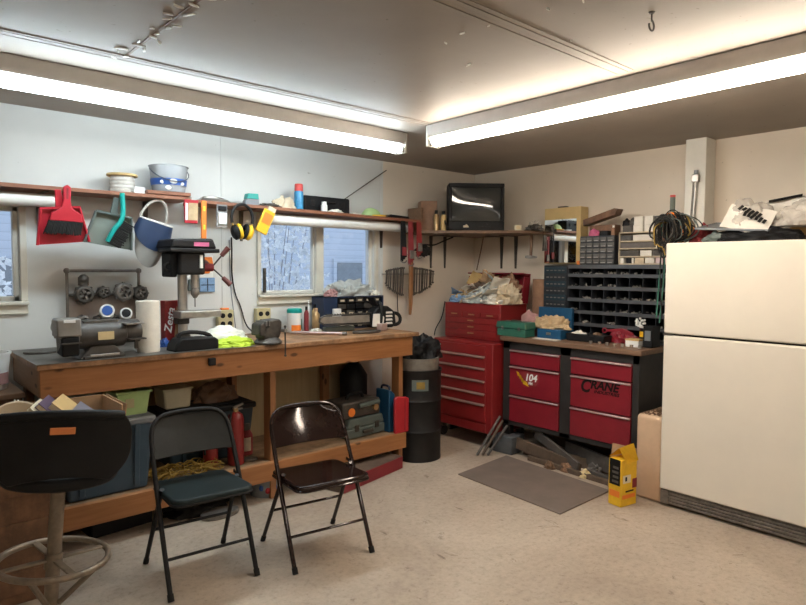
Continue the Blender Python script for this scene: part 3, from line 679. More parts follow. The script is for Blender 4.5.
# ------------------------------------------------------------------ wall fittings behind the bench
def outlet(x, label, plug):
    t = thing('outlet_box', label, 'outlet', (x, 4.199, 1.135), 0, 'wall outlets above the bench')
    G().span((-0.058, -0.05, -0.065), (0.058, 0, 0.065)).done('box', m_olive, t, bevel=0.004)
    G().span((-0.056, -0.054, -0.063), (0.056, -0.05, 0.063)).done('cover_plate', m_olive, t, bevel=0.002)
    for i in (-1, 1):
        for j in (-1, 1): G().cyl((i*0.027, -0.0565, j*0.029-0.004), (i*0.027, -0.0535, j*0.029-0.004), 0.018, n=16).done('socket', m_black, t)
    if plug: G().span((-0.03, -0.04, 0.065), (0.03, -0.01, 0.078)).done('clip', m_orange, t, bevel=0.004, label='orange clip on top of the box')
outlet(1.985, 'khaki four-socket outlet box beside the drill press', True)
outlet(2.285, 'khaki four-socket outlet box under the left corner of the two-pane window', False)
tag(G().tube([(2.05, 4.185, 1.72), (2.055, 4.19, 1.6), (2.05, 4.19, 1.45), (2.075, 4.185, 1.30), (2.12, 4.19, 1.22), (2.15, 4.18, 1.08), (2.19, 4.12, 1.023)], 0.005, 8, smooth=2).done('cord', m_rubber), 'dark power cord hanging down the wall beside the outlets', 'cord')
tag(G().tube([(2.035, 4.19, 1.70), (2.04, 4.193, 1.4), (2.06, 4.19, 1.2), (2.06, 4.15, 1.05)], 0.0035, 8, smooth=2).done('cord', m_lidgrey), 'thin grey cord hanging beside the dark power cord', 'cord')
t = thing('hanging_pack', 'orange packet on the wall behind the drill press', 'packet', (1.855, 4.19, 1.43))
G().span((-0.05, -0.012, 0.0), (0.05, 0.008, 0.155)).done('packet', m_white, t, bevel=0.003)
G().prism([(-0.045, 0.03), (0.02, 0.03), (0.05, 0.09), (0.04, 0.145), (-0.02, 0.145), (-0.045, 0.1)], -0.022, -0.012, 'XZ').done('contents', m_orange, t, bevel=0.005)
t = thing('hanging_pack', 'pale blue card pack on the wall under the orange packet', 'packet', (1.865, 4.19, 1.33))
G().span((-0.055, -0.008, 0), (0.055, 0.008, 0.10)).done('card', m_bluecard, t, bevel=0.003)
G().span((-0.003, -0.0095, 0.005), (0.003, -0.008, 0.095)).span((-0.05, -0.0095, 0.046), (0.05, -0.008, 0.052)).done('lines', m_black, t)
tag(G().prism([(-0.045, 0), (0.04, 0), (0.035, 0.08), (-0.04, 0.08)], -0.01, 0.01, 'XZ', c=(1.77, 4.185, 1.34)).done('gauge', m_ggrey, bevel=0.003), 'small dark green gauge pack on the wall by the drill column', 'packet')

# ------------------------------------------------------------------ pipe rack with tool heads
t = thing('pipe_rack', 'grey pipe frame standing on the bench against the wall behind the grinder', 'rack', (0, 4.15, 0))
g = G().tube([(0.965, 0, ZT), (0.965, 0, 1.478)], 0.009, 10).tube([(1.385, 0, ZT), (1.385, 0, 1.478)], 0.009, 10).tube([(0.965, 0, 1.478), (1.385, 0, 1.478)], 0.009, 10)
g.done('frame', m_pipe, t)
for x in (0.965, 1.385): G().ball((x, 0, 1.478), 0.018, 14).done('elbow', m_pipe, t)
for z in (1.33, 1.15): G().tube([(0.965, 0, z), (1.385, 0, z)], 0.008, 10).done('rail', m_dark, t)
G().span((0.975, 0.018, 1.14), (1.375, 0.03, 1.34)).done('back_panel', m_panel, t)
def die_head(x, z, r, label, m=m_dark, mi=m_dull, kind=0):
    t = thing('die_head', label, 'pipe die head', (x, 4.13, z), 0, 'round steel tool heads on the pipe rack')
    r = r*1.3
    b = G().lathe([(r*.45, 0.0), (r*.9, 0), (r, 0.012), (r, 0.05), (r*.85, 0.06), (r*.6, 0.062), (r*.55, 0.03), (r*.45, 0.03)], n=20, axis='Y')
    for k in range(8): a = k*PI/4; b.box((math.cos(a)*r, -0.03+0.0, math.sin(a)*r), (r*.22, 0.03, r*.22), (0, -math.degrees(a), 0))
    b.done('body', m, t, bevel=0.001)
    j = G()
    for k in range(4): a = k*PI/2+0.4; j.box((math.cos(a)*r*.42, -0.045, math.sin(a)*r*.42), (r*.5, 0.03, r*.25), (0, -math.degrees(a), 0))
    j.done('jaws', mi, t)
    if kind: G().cyl((0, -0.02, r), (0, -0.025, r*1.9), r*.55, n=16).ball((0, -0.03, r*1.7), r*.55).done('lug', m, t)
def dh(px, pz, r, label, **k): die_head(px, pz, r, label, **k)
dh(1.045, 1.335, 0.042, 'large toothed steel head with a lug at the top left of the pipe rack', kind=1)
dh(1.155, 1.345, 0.028, 'small steel head, second in the top row of the pipe rack')
dh(1.275, 1.345, 0.044, 'wide ring-shaped steel head, third in the top row of the pipe rack', m=m_dull)
dh(1.375, 1.335, 0.036, 'dark steel head at the top right of the pipe rack')
dh(1.035, 1.175, 0.026, 'small dull steel head at the bottom left of the pipe rack', m=m_dull)
dh(1.125, 1.170, 0.026, 'small dark steel head left of the blue-ended roll on the pipe rack')
dh(1.215, 1.170, 0.028, 'dark steel head between the blue and the white roll ends')
def roll_end(x, z, r, label, mc):
    t = thing('tape_roll', label, 'roll', (x, 4.08, z), rot=(R(-18), 0, R(-12)))
    G().lathe([(0, 0), (r, 0), (r, 0.07), (0, 0.07)], n=24, axis='Y').done('roll', m_white, t, bevel=0.003)
    G().lathe([(0, 0.0705), (r*.72, 0.0705), (r*.72, 0.074), (0, 0.074)], n=24, axis='Y').done('core', mc, t)
roll_end(1.165, 1.215, 0.042, 'white roll with a bright blue core on the pipe rack', m_blue)
roll_end(1.275, 1.195, 0.036, 'white roll with a dark core on the pipe rack', m_black)

# ------------------------------------------------------------------ bench grinder
t = thing('bench_grinder', 'old grey bench grinder at the left end of the workbench', 'bench grinder', (0.985, 3.60, ZT), 2); t.scale = (1, 1, 0.86)
G().lathe([(0, -0.13), (0.07, -0.13), (0.085, -0.12), (0.088, -0.10), (0.088, 0.10), (0.085, 0.12), (0.07, 0.13), (0, 0.13)], c=(0, 0, 0.145), n=28, axis='X').done('motor', m_grind, t)
G().prism([(-0.12, 0), (0.12, 0), (0.10, 0.025), (0.06, 0.075), (-0.06, 0.075), (-0.10, 0.025)], -0.075, 0.075, 'XZ').done('base', m_grind, t, bevel=0.006)
G().span((-0.10, -0.095, 0), (0.10, 0.08, 0.018)).done('foot', m_dark, t, bevel=0.004)
G().span((-0.03, -0.094, 0.115), (0.05, -0.088, 0.165)).done('name_plate', m_plate, t, label='tan name plate')
G().span((-0.075, -0.105, 0.015), (0.075, -0.098, 0.03)).done('switch_bar', m_steel, t, bevel=0.002)
G().span((-0.09, -0.05, 0.205), (0.09, 0.02, 0.235)).done('top_bar', m_dark, t, bevel=0.005)
for s, r in ((-1, 0.105), (1, 0.075)):
    x = s*0.165
    w_ = 0.03
    pts = [(r*math.cos(R(a)), 0.15+r*math.sin(R(a))) for a in range(20, 271, 12)]+[(0, 0.15), (r*0.8, 0.15+r*.2)]
    gd = G().prism(pts, x-w_-0.015, x+w_+0.015, 'YZ').done('wheel_guard', m_grind2 if s < 0 else m_grind, t, bevel=0.006)
    G().lathe([(0, -w_*.7), (r*.85, -w_*.7), (r*.85, w_*.7), (0, w_*.7)], c=(x, 0, 0.145), n=28, axis='X').done('wheel', m_dull, t, bevel=0.002)
    G().cyl((s*0.125, 0, 0.145), (s*0.215, 0, 0.145), 0.013, n=12).done('spindle', m_steel, t)
    G().span((x-0.045, -0.125, 0.105), (x+0.045, -0.06, 0.113)).span((x-0.008, -0.10, 0.045), (x+0.008, -0.085, 0.105)).done('tool_rest', m_dark, t)
G().prism([(-0.145, 0.148), (-0.04, 0.148), (-0.035, 0.245), (-0.06, 0.258), (-0.14, 0.255)], -0.23, -0.115, 'YZ', c=(0.0, 0.03, 0)).done('dust_hood', m_grind2, t, bevel=0.008)
G().prism([(-0.143, 0.03), (-0.045, 0.04), (-0.045, 0.147), (-0.143, 0.147)], -0.21, -0.125, 'YZ', c=(0.0, 0.03, 0)).done('wheel_hollow_shade', m_black, t, bevel=0.01)  # solid black block stands in for the shade in the hollow under the hood
G().span((-0.20, -0.117, 0.232), (-0.145, -0.114, 0.25)).done('sticker', m_white, t)
G().span((0.10, -0.13, 0.205), (0.20, -0.05, 0.210)).span((0.13, -0.06, 0.18), (0.18, -0.05, 0.21)).done('spark_plate', m_steel, t)
tag(G().prism([(0.09*math.cos(R(a)), 0.06*math.sin(R(a))) for a in range(0, 360, 20)], 0, 0.012, 'XY', c=(0.78, 3.95, ZT)).done('grinding_disc', m_dark, bevel=0.003), 'dark flat disc lying on the bench behind the grinder', 'disc')

t = thing('paper_towel_roll', 'tall stack of cream paper towel beside the grinder', 'paper towel', (1.262, 3.64, ZT))
g = G(); prof = [(0.02, 0), (0.062, 0)]
for k in range(30): prof.append((0.0625+0.0016*(k % 2), 0.004+0.0097*k))
prof += [(0.062, 0.292), (0.02, 0.292)]
g.lathe(prof, n=32).done('paper', m_towel, t); G().lathe([(0.018, 0.001), (0.021, 0.001), (0.021, 0.291), (0.018, 0.291)], n=20).done('core', m_card, t)
tag(G().blob((1.415, 3.80, ZT), (0.07, 0.06, 0.05), 2, 0.3, 3).done('rag', m_blue), 'small blue rag between the paper towel and the cracker box', 'rag')
t = thing('cracker_box', 'tall red cracker box standing behind the drill press', 'box', (1.51, 3.93, ZT), 6)
G().span((-0.058, -0.03, 0), (0.052, 0.03, 0.275)).done('carton', m_redpl if False else m_red, t, bevel=0.002)
text('Zesta', 'lettering', m_white, t, (-0.028, -0.0312, 0.15), 0.07, (90, -80, 0), shear=0.25, bold=0.001)
G().prism([(0.0, 0.02), (0.045, 0.02), (0.045, 0.17), (0.02, 0.24)], -0.0312, -0.0302, 'XZ').done('picture', m_card, t, label='tan cracker picture')
# drill press
t = thing('drill_press', 'black bench drill press with three brown-grip feed handles', 'drill press', (1.548, 3.785, ZT), 0)
G().span((-0.10, -0.14, 0), (0.10, 0.11, 0.025)).done('base', m_dark, t, bevel=0.006)
G().cyl((0, 0.06, 0.02), (0, 0.06, 0.50), 0.029, n=24).done('column', m_bright, t)
G().lathe([(0, 0.025), (0.05, 0.025), (0.045, 0.06), (0.032, 0.07), (0, 0.07)], c=(0, 0.06, 0), n=24).done('column_flange', m_dark, t)
G().prism([(-0.06, -0.06), (0.20, -0.06), (0.23, 0.0), (0.20, 0.06), (-0.06, 0.07)], 0.170, 0.215, 'XY').done('table', m_steel, t, bevel=0.006)
G().span((-0.045, 0.02, 0.13), (0.03, 0.10, 0.215)).done('table_bracket', m_dark, t, bevel=0.008)
G().prism([(-0.145, -0.13), (0.165, -0.13), (0.17, 0.06), (0.10, 0.16), (-0.10, 0.16), (-0.15, 0.06)], 0.575, 0.60, 'XY').done('belt_cover_base', m_blackp, t, bevel=0.006)
G().prism([(-0.135, 0.60), (0.155, 0.60), (0.13, 0.662), (-0.12, 0.655)], -0.115, 0.14, 'XZ').done('belt_cover', m_blackp, t, bevel=0.012)
G().span((0.005, -0.118, 0.613), (0.10, -0.1155, 0.638)).done('badge', m_pink, t, label='pink name badge')
G().span((-0.08, -0.10, 0.44), (0.085, 0.08, 0.578)).done('head', m_blackp, t, bevel=0.014)
G().span((-0.115, -0.06, 0.425), (-0.075, 0.10, 0.575)).done('motor_bracket', m_black, t, bevel=0.01)
G().cyl((0.035, -0.05, 0.36), (0.035, -0.05, 0.46), 0.024, n=20).done('quill', m_steel, t)
G().lathe([(0, 0.0), (0.010, 0.0), (0.024, 0.022), (0.024, 0.055), (0.016, 0.07), (0, 0.07)], c=(0.035, -0.05, 0.295), n=20).done('chuck', m_dull, t)
G().cyl((0.035, -0.05, 0.24), (0.035, -0.05, 0.30), 0.004, n=8).done('drill_bit', m_dull, t)
G().span((0.045, -0.112, 0.48), (0.062, -0.098, 0.56)).done('depth_gauge', m_trim, t)
G().tube([(-0.115, -0.04, 0.46), (-0.15, -0.05, 0.47), (-0.155, -0.05, 0.50), (-0.12, -0.04, 0.51)], 0.008, 8, smooth=2).done('cord_loop', m_rubber, t)
hub = G().cyl((0.085, -0.05, 0.485), (0.15, -0.05, 0.485), 0.025, n=16).done('feed_hub', m_strap, t)
for (dx, dy, dz) in ((0.115, -0.05, 0.12), (0.125, -0.06, -0.105), (0.03, 0.14, 0.03)):
    a = Vector((0.145, -0.05, 0.485)); d = Vector((dx*0.75, dy, dz)); L = d.length; d.normalize()
    h = G().cyl(a, a+d*L*.62, 0.005, n=8).done('feed_handle', m_dark, t)
    G().cyl(a+d*L*.6, a+d*L*1.05, 0.014, 0.018, n=14).done('grip', m_grip, h, bevel=0.004)
t = thing('power_tool', 'low black tool base with blue rag on top at the front of the drill press', 'power tool', (1.495, 3.565, ZT), 4)
G().prism([(-0.14, 0), (0.135, 0), (0.135, 0.055), (0.11, 0.07), (-0.10, 0.075), (-0.13, 0.04)], -0.06, 0.06, 'XZ').done('body', m_black, t, bevel=0.008)
G().tube([(-0.09, 0, 0.07), (-0.08, 0, 0.10), (0.0, 0, 0.105), (0.10, 0, 0.085), (0.12, 0, 0.06)], 0.012, 8, smooth=1).done('handle', m_rubber, t)
tag(G().blob((1.665, 3.76, ZT), (0.09, 0.06, 0.075), 9, 0.3, 3).done('rag', m_bluecard), 'light blue rag behind the low black tool base', 'rag')
# hi-vis vest
t = thing('safety_vest', 'crumpled white and fluorescent yellow safety vest on the bench', 'vest', (1.755, 3.63, ZT))
G().blob((0.0, -0.01, 0), (0.34, 0.24, 0.05), 11, 0.28, 2.4, 5).done('body', m_hiviz, t)
G().blob((-0.005, 0.075, 0.0), (0.36, 0.19, 0.105), 12, 0.22, 2.2, 5).done('lining', m_cloth, t, label='white cloth side folded over')
# vise
t = thing('bench_vise', 'black bench vise bolted to the front edge of the workbench', 'vise', (1.975, 3.535, ZT), 8)
G().lathe([(0, 0), (0.085, 0), (0.09, 0.012), (0.075, 0.03), (0.055, 0.042), (0, 0.042)], n=28).done('swivel_base', m_dark, t)
G().prism([(-0.065, 0.035), (0.06, 0.035), (0.075, 0.075), (0.08, 0.14), (0.06, 0.158), (-0.02, 0.155), (-0.03, 0.11), (-0.065, 0.09)], -0.045, 0.05, 'XZ').done('body', m_dark, t, bevel=0.01)
G().prism([(-0.10, 0.06), (-0.055, 0.055), (-0.05, 0.13), (-0.065, 0.145), (-0.095, 0.13)], -0.05, 0.045, 'XZ').done('movable_jaw', m_dark, t, bevel=0.008)
for x in (-0.05, -0.03): G().span((x-0.006, -0.055, 0.118), (x+0.006, 0.055, 0.15)).done('jaw_plate', m_dull, t, bevel=0.001)
G().cyl((0.07, -0.055, 0.085), (0.07, -0.095, 0.085), 0.012, n=14).done('screw_end', m_steel, t)
G().cyl((0.07, -0.085, 0.11), (0.072, -0.085, -0.075), 0.005, n=10).ball((0.07, -0.085, 0.11), 0.009, 10).ball((0.072, -0.085, -0.075), 0.009, 10).done('handle', m_dark, t)
# right half of the bench top
t = thing('wipes_tub', 'white wipes tub with a teal lid and orange label against the wall', 'tub', (2.50, 4.07, ZT))
G().lathe([(0, 0), (0.054, 0), (0.056, 0.005), (0.056, 0.145), (0, 0.145)], n=28).done('tub', m_white, t)
G().lathe([(0, 0.146), (0.058, 0.146), (0.058, 0.168), (0.05, 0.178), (0, 0.178)], n=28).done('lid', m_tealpl, t)
G().prism([(math.cos(R(a))*0.0568, math.sin(R(a))*0.0568) for a in range(215, 296, 8)]+[(math.cos(R(a))*0.0545, math.sin(R(a))*0.0545) for a in range(295, 214, -8)], 0.01, 0.055, 'XY').done('label', m_orange, t)
G().prism([(math.cos(R(a))*0.0568, math.sin(R(a))*0.0568) for a in range(300, 331, 6)]+[(math.cos(R(a))*0.0545, math.sin(R(a))*0.0545) for a in range(330, 299, -6)], 0.02, 0.10, 'XY').done('band', m_green, t)
def jar(x, y, r, h, m, mc, name, label, cat='bottle'):
    t = thing(name, label, cat, (x, y, ZT))
    G().lathe([(0, 0), (r, 0), (r*1.04, 0.004), (r*1.04, h*.72), (r*.55, h*.84), (r*.5, h*.86), (0, h*.86)], n=18).done('body', m, t)
    G().lathe([(0, h*.85), (r*.55, h*.85), (r*.55, h), (0, h)], n=16).done('cap', mc, t)
jar(2.60, 4.06, 0.018, 0.19, m_strap, m_black, 'bottle', 'slim dark red bottle just right of the wipes tub')
jar(2.645, 4.10, 0.008, 0.235, m_white, m_white, 'tube', 'thin white upright tube between the small bottles', 'tube')
jar(2.68, 4.05, 0.028, 0.175, m_copper, m_card, 'bottle', 'tan bottle beside the dark blue organizer')
jar(2.715, 4.12, 0.022, 0.20, m_bookc, m_black, 'bottle', 'tan bottle with a black cap partly behind the organizer')
t = thing('parts_organizer', 'dark blue drawer organizer under the window behind the chainsaw', 'organizer', (3.02, 4.08, ZT))
g = G(); g.span((-0.30, -0.08, 0), (0.30, 0.09, 0.008)); g.span((-0.30, -0.08, 0.25), (0.30, 0.09, 0.26)); g.span((-0.30, -0.08, 0), (-0.17, 0.09, 0.26)); g.span((0.29, -0.08, 0), (0.30, 0.09, 0.26)); g.span((-0.3, 0.08, 0), (0.3, 0.09, 0.26))
g.done('case', m_navy, t, bevel=0.003)
for i in range(5):
    for j in range(5):
        x = -0.12+0.087*i; z = 0.03+0.05*j
        d = G().span((x-0.038, -0.075, z-0.020), (x+0.038, 0.07, z+0.020)).done('drawer', m_black if (i+j) % 3 else m_dark, t, bevel=0.002)
        if (i*2+j) % 2 == 0: G().span((x-0.02, -0.078, z-0.01), (x+0.02, -0.0745, z+0.004)).done('label_strip', m_dull if j % 2 else m_paper2, d)
tag(G().span((2.79, 3.965, 1.105), (2.86, 3.985, 1.185)).done('note_pad', m_white), 'white notepad stuck on the blue end of the organizer', 'notepad')
tag(G().blob((3.03, 4.08, ZT+0.2605), (0.44, 0.15, 0.125), 21, 0.45, 3.0, 5).done('plastic_bag', m_rag), 'crumpled pale grey bag heaped on the organizer by the window', 'bag')
tag(G().blob((3.24, 4.06, ZT+0.2605), (0.15, 0.10, 0.045), 22, 0.4, 4).done('rag', m_cloth), 'small white rag at the right end of the organizer top', 'rag')
tag(G().blob((2.83, 4.06, ZT+0.2605), (0.12, 0.09, 0.06), 23, 0.4, 4).done('rag', m_pinkrag), 'dusty pink rag at the left end of the organizer top', 'rag')
# chainsaw
t = thing('chainsaw', 'black and white chainsaw lying on the bench with its bar pointing left', 'chainsaw', (3.05, 3.82, ZT), -7)
G().prism([(-0.42, 0.068), (-0.455, 0.085), (-0.45, 0.108), (-0.42, 0.12), (0.02, 0.122), (0.02, 0.063)], -0.012, -0.006, 'XZ').done('guide_bar', m_steel, t, bevel=0.001)
g = G().tube([(-0.42, -0.009, 0.057), (-0.465, -0.009, 0.085), (-0.46, -0.009, 0.112), (-0.42, -0.009, 0.128), (0.0, -0.009, 0.134), (0.0, -0.009, 0.05)], 0.0055, 6, True)
for k in range(18): g.box((-0.40+0.023*k, -0.009, 0.135), (0.012, 0.008, 0.010), (0, 15, 0))
g.done('chain', m_dark, t)
G().prism([(-0.02, 0.02), (0.17, 0.015), (0.20, 0.05), (0.19, 0.14), (0.12, 0.19), (0.02, 0.18), (-0.03, 0.12)], -0.05, 0.06, 'XZ').done('body', m_black, t, bevel=0.012)
G().prism([(-0.03, 0.03), (0.07, 0.025), (0.08, 0.10), (0.05, 0.13), (-0.02, 0.13)], -0.062, -0.05, 'XZ').done('clutch_cover', m_paper, t, bevel=0.004)
for k in range(4): G().prism([(0.10, 0.045+0.028*k), (0.16, 0.045+0.028*k), (0.155, 0.06+0.028*k), (0.10, 0.06+0.028*k)], -0.056, -0.049, 'XZ').done('cooling_fin', m_paper, t)
G().tube([(0.05, -0.05, 0.03), (0.045, -0.075, 0.10), (0.05, -0.06, 0.21), (0.06, 0.0, 0.225), (0.06, 0.06, 0.16)], 0.011, 10, smooth=2).done('front_handle', m_rubber, t)
G().tube([(0.19, 0, 0.13), (0.25, 0, 0.12), (0.275, 0, 0.08), (0.26, 0, 0.035), (0.18, 0, 0.03)], 0.014, 10, smooth=2).done('rear_handle', m_rubber, t)
G().prism([(0.02, 0.19), (0.035, 0.19), (0.0, 0.26), (-0.02, 0.26)], -0.05, 0.05, 'XZ').done('hand_guard', m_black, t, bevel=0.004)
t = thing('pipe', 'long pale pipe lying across the bench in front of the chainsaw', 'pipe', (0, 0, 0))
G().tube([(2.42, 3.95, ZT+0.012), (2.66, 3.63, ZT+0.012)], 0.011, 12).done('tube', m_alu, t); G().tube([(2.645, 3.65, ZT+0.012), (2.665, 3.625, ZT+0.012)], 0.013, 12).done('end_ring', m_dull, t)
tag(G().prism([(0.12*math.cos(R(a)), 0.05*math.sin(R(a))) for a in range(0, 360, 24)], 0, 0.018, 'XY', rot=(0, 0, -10), c=(2.88, 3.665, ZT)).done('sanding_pad', m_dark, bevel=0.005), 'flat dark oval pad lying in front of the chainsaw', 'pad')
tag(G().box((2.79, 3.90, ZT+0.02), (0.26, 0.05, 0.038), (0, 0, -5)).done('scabbard', m_ggrey, bevel=0.008), 'dark grey-green plastic scabbard lying under the chainsaw bar', 'scabbard')
tag(G().blob((2.60, 3.93, ZT), (0.10, 0.06, 0.03), 25, 0.4, 4).done('rag', m_cloth), 'scrap of white rag beside the long pale pipe', 'rag')
tag(G().box((3.085, 3.735, ZT+0.028), (0.07, 0.05, 0.055), (0, 0, 10)).done('small_box', m_alu, bevel=0.003), 'small pinkish box in front of the chainsaw body', 'box')

# ------------------------------------------------------------------ corner shelf and television
t = thing('corner_shelf', 'brown corner shelf carrying the old television', 'shelf', (0, 0, 0))
G().prism([(3.70, YA-0.002), (3.70, 3.96), (3.80, 3.86), (4.30, 3.33), (4.38, 3.285), (XB-0.002, 3.285), (XB-0.002, YA-0.002)], 1.808, 1.832, 'XY').done('board', m_dkwood, t, bevel=0.002)
def bracket(x, y, wall):
    g = G(); z = 1.806
    if wall == 'A':
        g.prism([(x-0.018, z), (x+0.018, z), (x+0.007, z-0.3), (x-0.007, z-0.3)], YA-0.014, YA-0.001, 'XZ').span((x-0.012, YA-0.24, z-0.005), (x+0.012, YA-0.001, z))
    else:
        g.prism([(y-0.018, z), (y+0.018, z), (y+0.007, z-0.3), (y-0.007, z-0.3)], XB-0.014, XB-0.001, 'YZ').span((XB-0.24, y-0.012, z-0.005), (XB-0.001, y+0.012, z))
    g.done('bracket', m_dark, t)
for x in (4.05, 4.235): bracket(x, 0, 'A')
for y in (3.835, 3.665): bracket(0, y, 'B')
t = thing('television', 'old black tube television on the corner shelf', 'television', (4.115, 3.69, 1.833), -39)
g = G(); w, h = 0.245, 0.415
g.prism([(-w, 0), (w, 0), (w, h), (-w, h)], 0.0, 0.16, 'XZ'); g.done('cabinet', m_black, t, bevel=0.012)
g = G()
A = [(-w+.01, .16, .01), (w-.01, .16, .01), (w-.01, .16, h-.01), (-w+.01, .16, h-.01)]; B_ = [(-.13, .40, .03), (.13, .40, .03), (.13, .40, .27), (-.13, .40, .27)]
va = [g.b.verts.new(p) for p in A]; vb = [g.b.verts.new(p) for p in B_]
g.b.faces.new(va[::-1]); g.b.faces.new(vb)
for k in range(4): g.b.faces.new((va[k], va[(k+1) % 4], vb[(k+1) % 4], vb[k]))
g.done('back_shell', m_black, t, bevel=0.01)
g = G(); b = 0.03
g.span((-w, -0.018, h-0.035), (w, 0.0, h)); g.span((-w, -0.018, 0), (w, 0, 0.085)); g.span((-w, -0.018, 0.085), (-w+b, 0, h-0.035)); g.span((w-b, -0.018, 0.085), (w, 0, h-0.035))
g.done('bezel', m_black, t, bevel=0.006)
G().sheet(20, 16, lambda u, v: Vector(((u-.5)*2*(w-b), -0.002-0.008*(1-(2*u-1)**2)*(1-(2*v-1)**2), 0.083+v*(h-0.035-0.081)))).done('screen', m_screen, t)
for k in range(4): G().span((0.02+0.03*k, -0.021, 0.035), (0.04+0.03*k, -0.018, 0.045)).done('button', m_blackp, t)
G().cyl((0.10, -0.018, 0.06), (0.10, -0.024, 0.06), 0.008, n=12).done('knob', m_blackp, t)
G().blob((-0.09, -0.0185, 0.03), (0.055, 0.012, 0.028), 3, 0.3, 3, 2).done('badge', m_paper2, t, label='pale scrap stuck under the screen')
G().tube([(-0.27, 0.12, 0.14), (-0.275, 0.0, 0.08), (-0.26, -0.03, 0.03), (-0.22, -0.05, 0.006), (-0.10, -0.06, 0.006)], 0.007, 8, smooth=2).done('cable', m_rubber, t)
tag(G().prism([(0.0, 0), (0.17, 0), (0.17, 0.27), (0.02, 0.265)], 0, 0.11, 'XZ', rot=(0, 0, -30), c=(3.76, 4.05, 1.833)).done('carton', m_kraft, bevel=0.003), 'brown cardboard box standing at the left end of the corner shelf', 'box')
tag(G().box((3.738, 4.07, 1.833+0.10), (0.02, 0.16, 0.20), (0, 0, 5)).done('board', m_dkwood, bevel=0.002), 'dark board standing left of the brown box on the corner shelf', 'board')
def can(x, y, z, r, h, m, label, mc=m_black):
    t = thing('aerosol_can', label, 'spray can', (x, y, z), 0, 'cans on the corner shelf')
    G().lathe([(0, 0), (r, 0), (r, h*.75), (r*.6, h*.82), (0, h*.82)], n=20).done('body', m, t); G().lathe([(r*.55, h*.8), (r*.55, h), (0, h)], n=16).done('cap', mc, t)
can(3.86, 3.93, 1.833, 0.024, 0.18, m_copper, 'brassy can, left of two on the corner shelf')
can(3.92, 3.90, 1.833, 0.024, 0.175, m_bookc, 'tan can, right of two on the corner shelf')
can(3.97, 3.83, 1.833, 0.013, 0.035, m_white, 'tiny white bottle on the corner shelf beside the cans', m_white)
t = thing('desk_clock', 'small cream desk clock at the right of the television', 'clock', (4.33, 3.40, 1.833), -45)
G().span((-0.034, -0.02, 0), (0.034, 0.02, 0.05)).done('case', m_cream, t, bevel=0.006); G().lathe([(0, 0), (0.018, 0), (0.018, 0.003), (0, 0.003)], c=(0, -0.020, 0.026), n=20, axis='Y').done('dial', m_plate, t)
tag(G().blob((4.43, 3.30, 1.833), (0.14, 0.15, 0.055), 4, 0.4, 3).done('rag', m_dark), 'dark crumpled rag at the right end of the corner shelf', 'rag')
tag(G().blob((4.54, 3.38, 1.833), (0.12, 0.12, 0.09), 14, 0.3, 3).done('rag', m_poly), 'crumpled clear wrapper behind the dark rag on the corner shelf', 'wrapper')
tag(G().tube([(3.71, 4.0, 1.70), (3.80, 4.02, 1.715), (3.95, 4.05, 1.71), (4.10, 4.1, 1.75), (4.27, 4.12, 1.80)], 0.007, 8, smooth=2).done('cable', m_rubber), 'black cable looping under the left end of the corner shelf', 'cable')
tag(G().blob((3.83, 4.06, 1.66), (0.16, 0.08, 0.10), 31, 0.5, 4, flat=False).done('cable_bundle', m_rubber), 'black bundled cable hanging by the shelf straps', 'cable')
tag(G().tube([(4.42, 3.87, 1.80), (4.45, 3.92, 1.70), (4.50, 4.02, 1.49)], 0.006, 8).done('rod', m_dkwood), 'thin dark rod slanting down from the corner shelf to the chest lid', 'rod')
t = thing('hammer', 'claw hammer hanging at the right end of the corner shelf', 'hammer', (4.50, 3.385, 1.62), EB+20)
G().prism([(-0.012, 0), (0.012, 0), (0.016, 0.19), (-0.008, 0.19)], -0.01, 0.01, 'XZ').done('handle', m_dkwood, t, bevel=0.004)
G().prism([(-0.05, -0.02), (-0.02, -0.025), (0.045, -0.022), (0.06, -0.01), (0.02, 0.0), (-0.02, 0.003), (-0.05, -0.0)], -0.014, 0.014, 'XZ').done('head', m_dull, t, bevel=0.004)
t = thing('brush', 'small dark brush hanging right of the claw hammer', 'brush', (4.52, 3.26, 1.66), EB)
G().prism([(-0.014, 0), (0.014, 0), (0.010, 0.07), (0.004, 0.14), (-0.004, 0.14), (-0.010, 0.07)], -0.01, 0.01, 'XZ').done('handle', m_dark, t, bevel=0.003)
t = thing('mirror_cabinet', 'yellow wooden cabinet with a mirror front on the cream wall', 'mirror cabinet', (4.535, 3.09, 1.55), EB)
G().span((-0.18, 0.0, 0), (0.18, 0.113, 0.475)).done('body', m_maple, t, bevel=0.004)
G().span((-0.172, -0.006, 0.008), (0.145, -0.001, 0.375)).done('mirror', m_mirror, t)
G().span((-0.06, 0.02, 0.475), (0.02, 0.06, 0.488)).done('catch', m_dark, t)

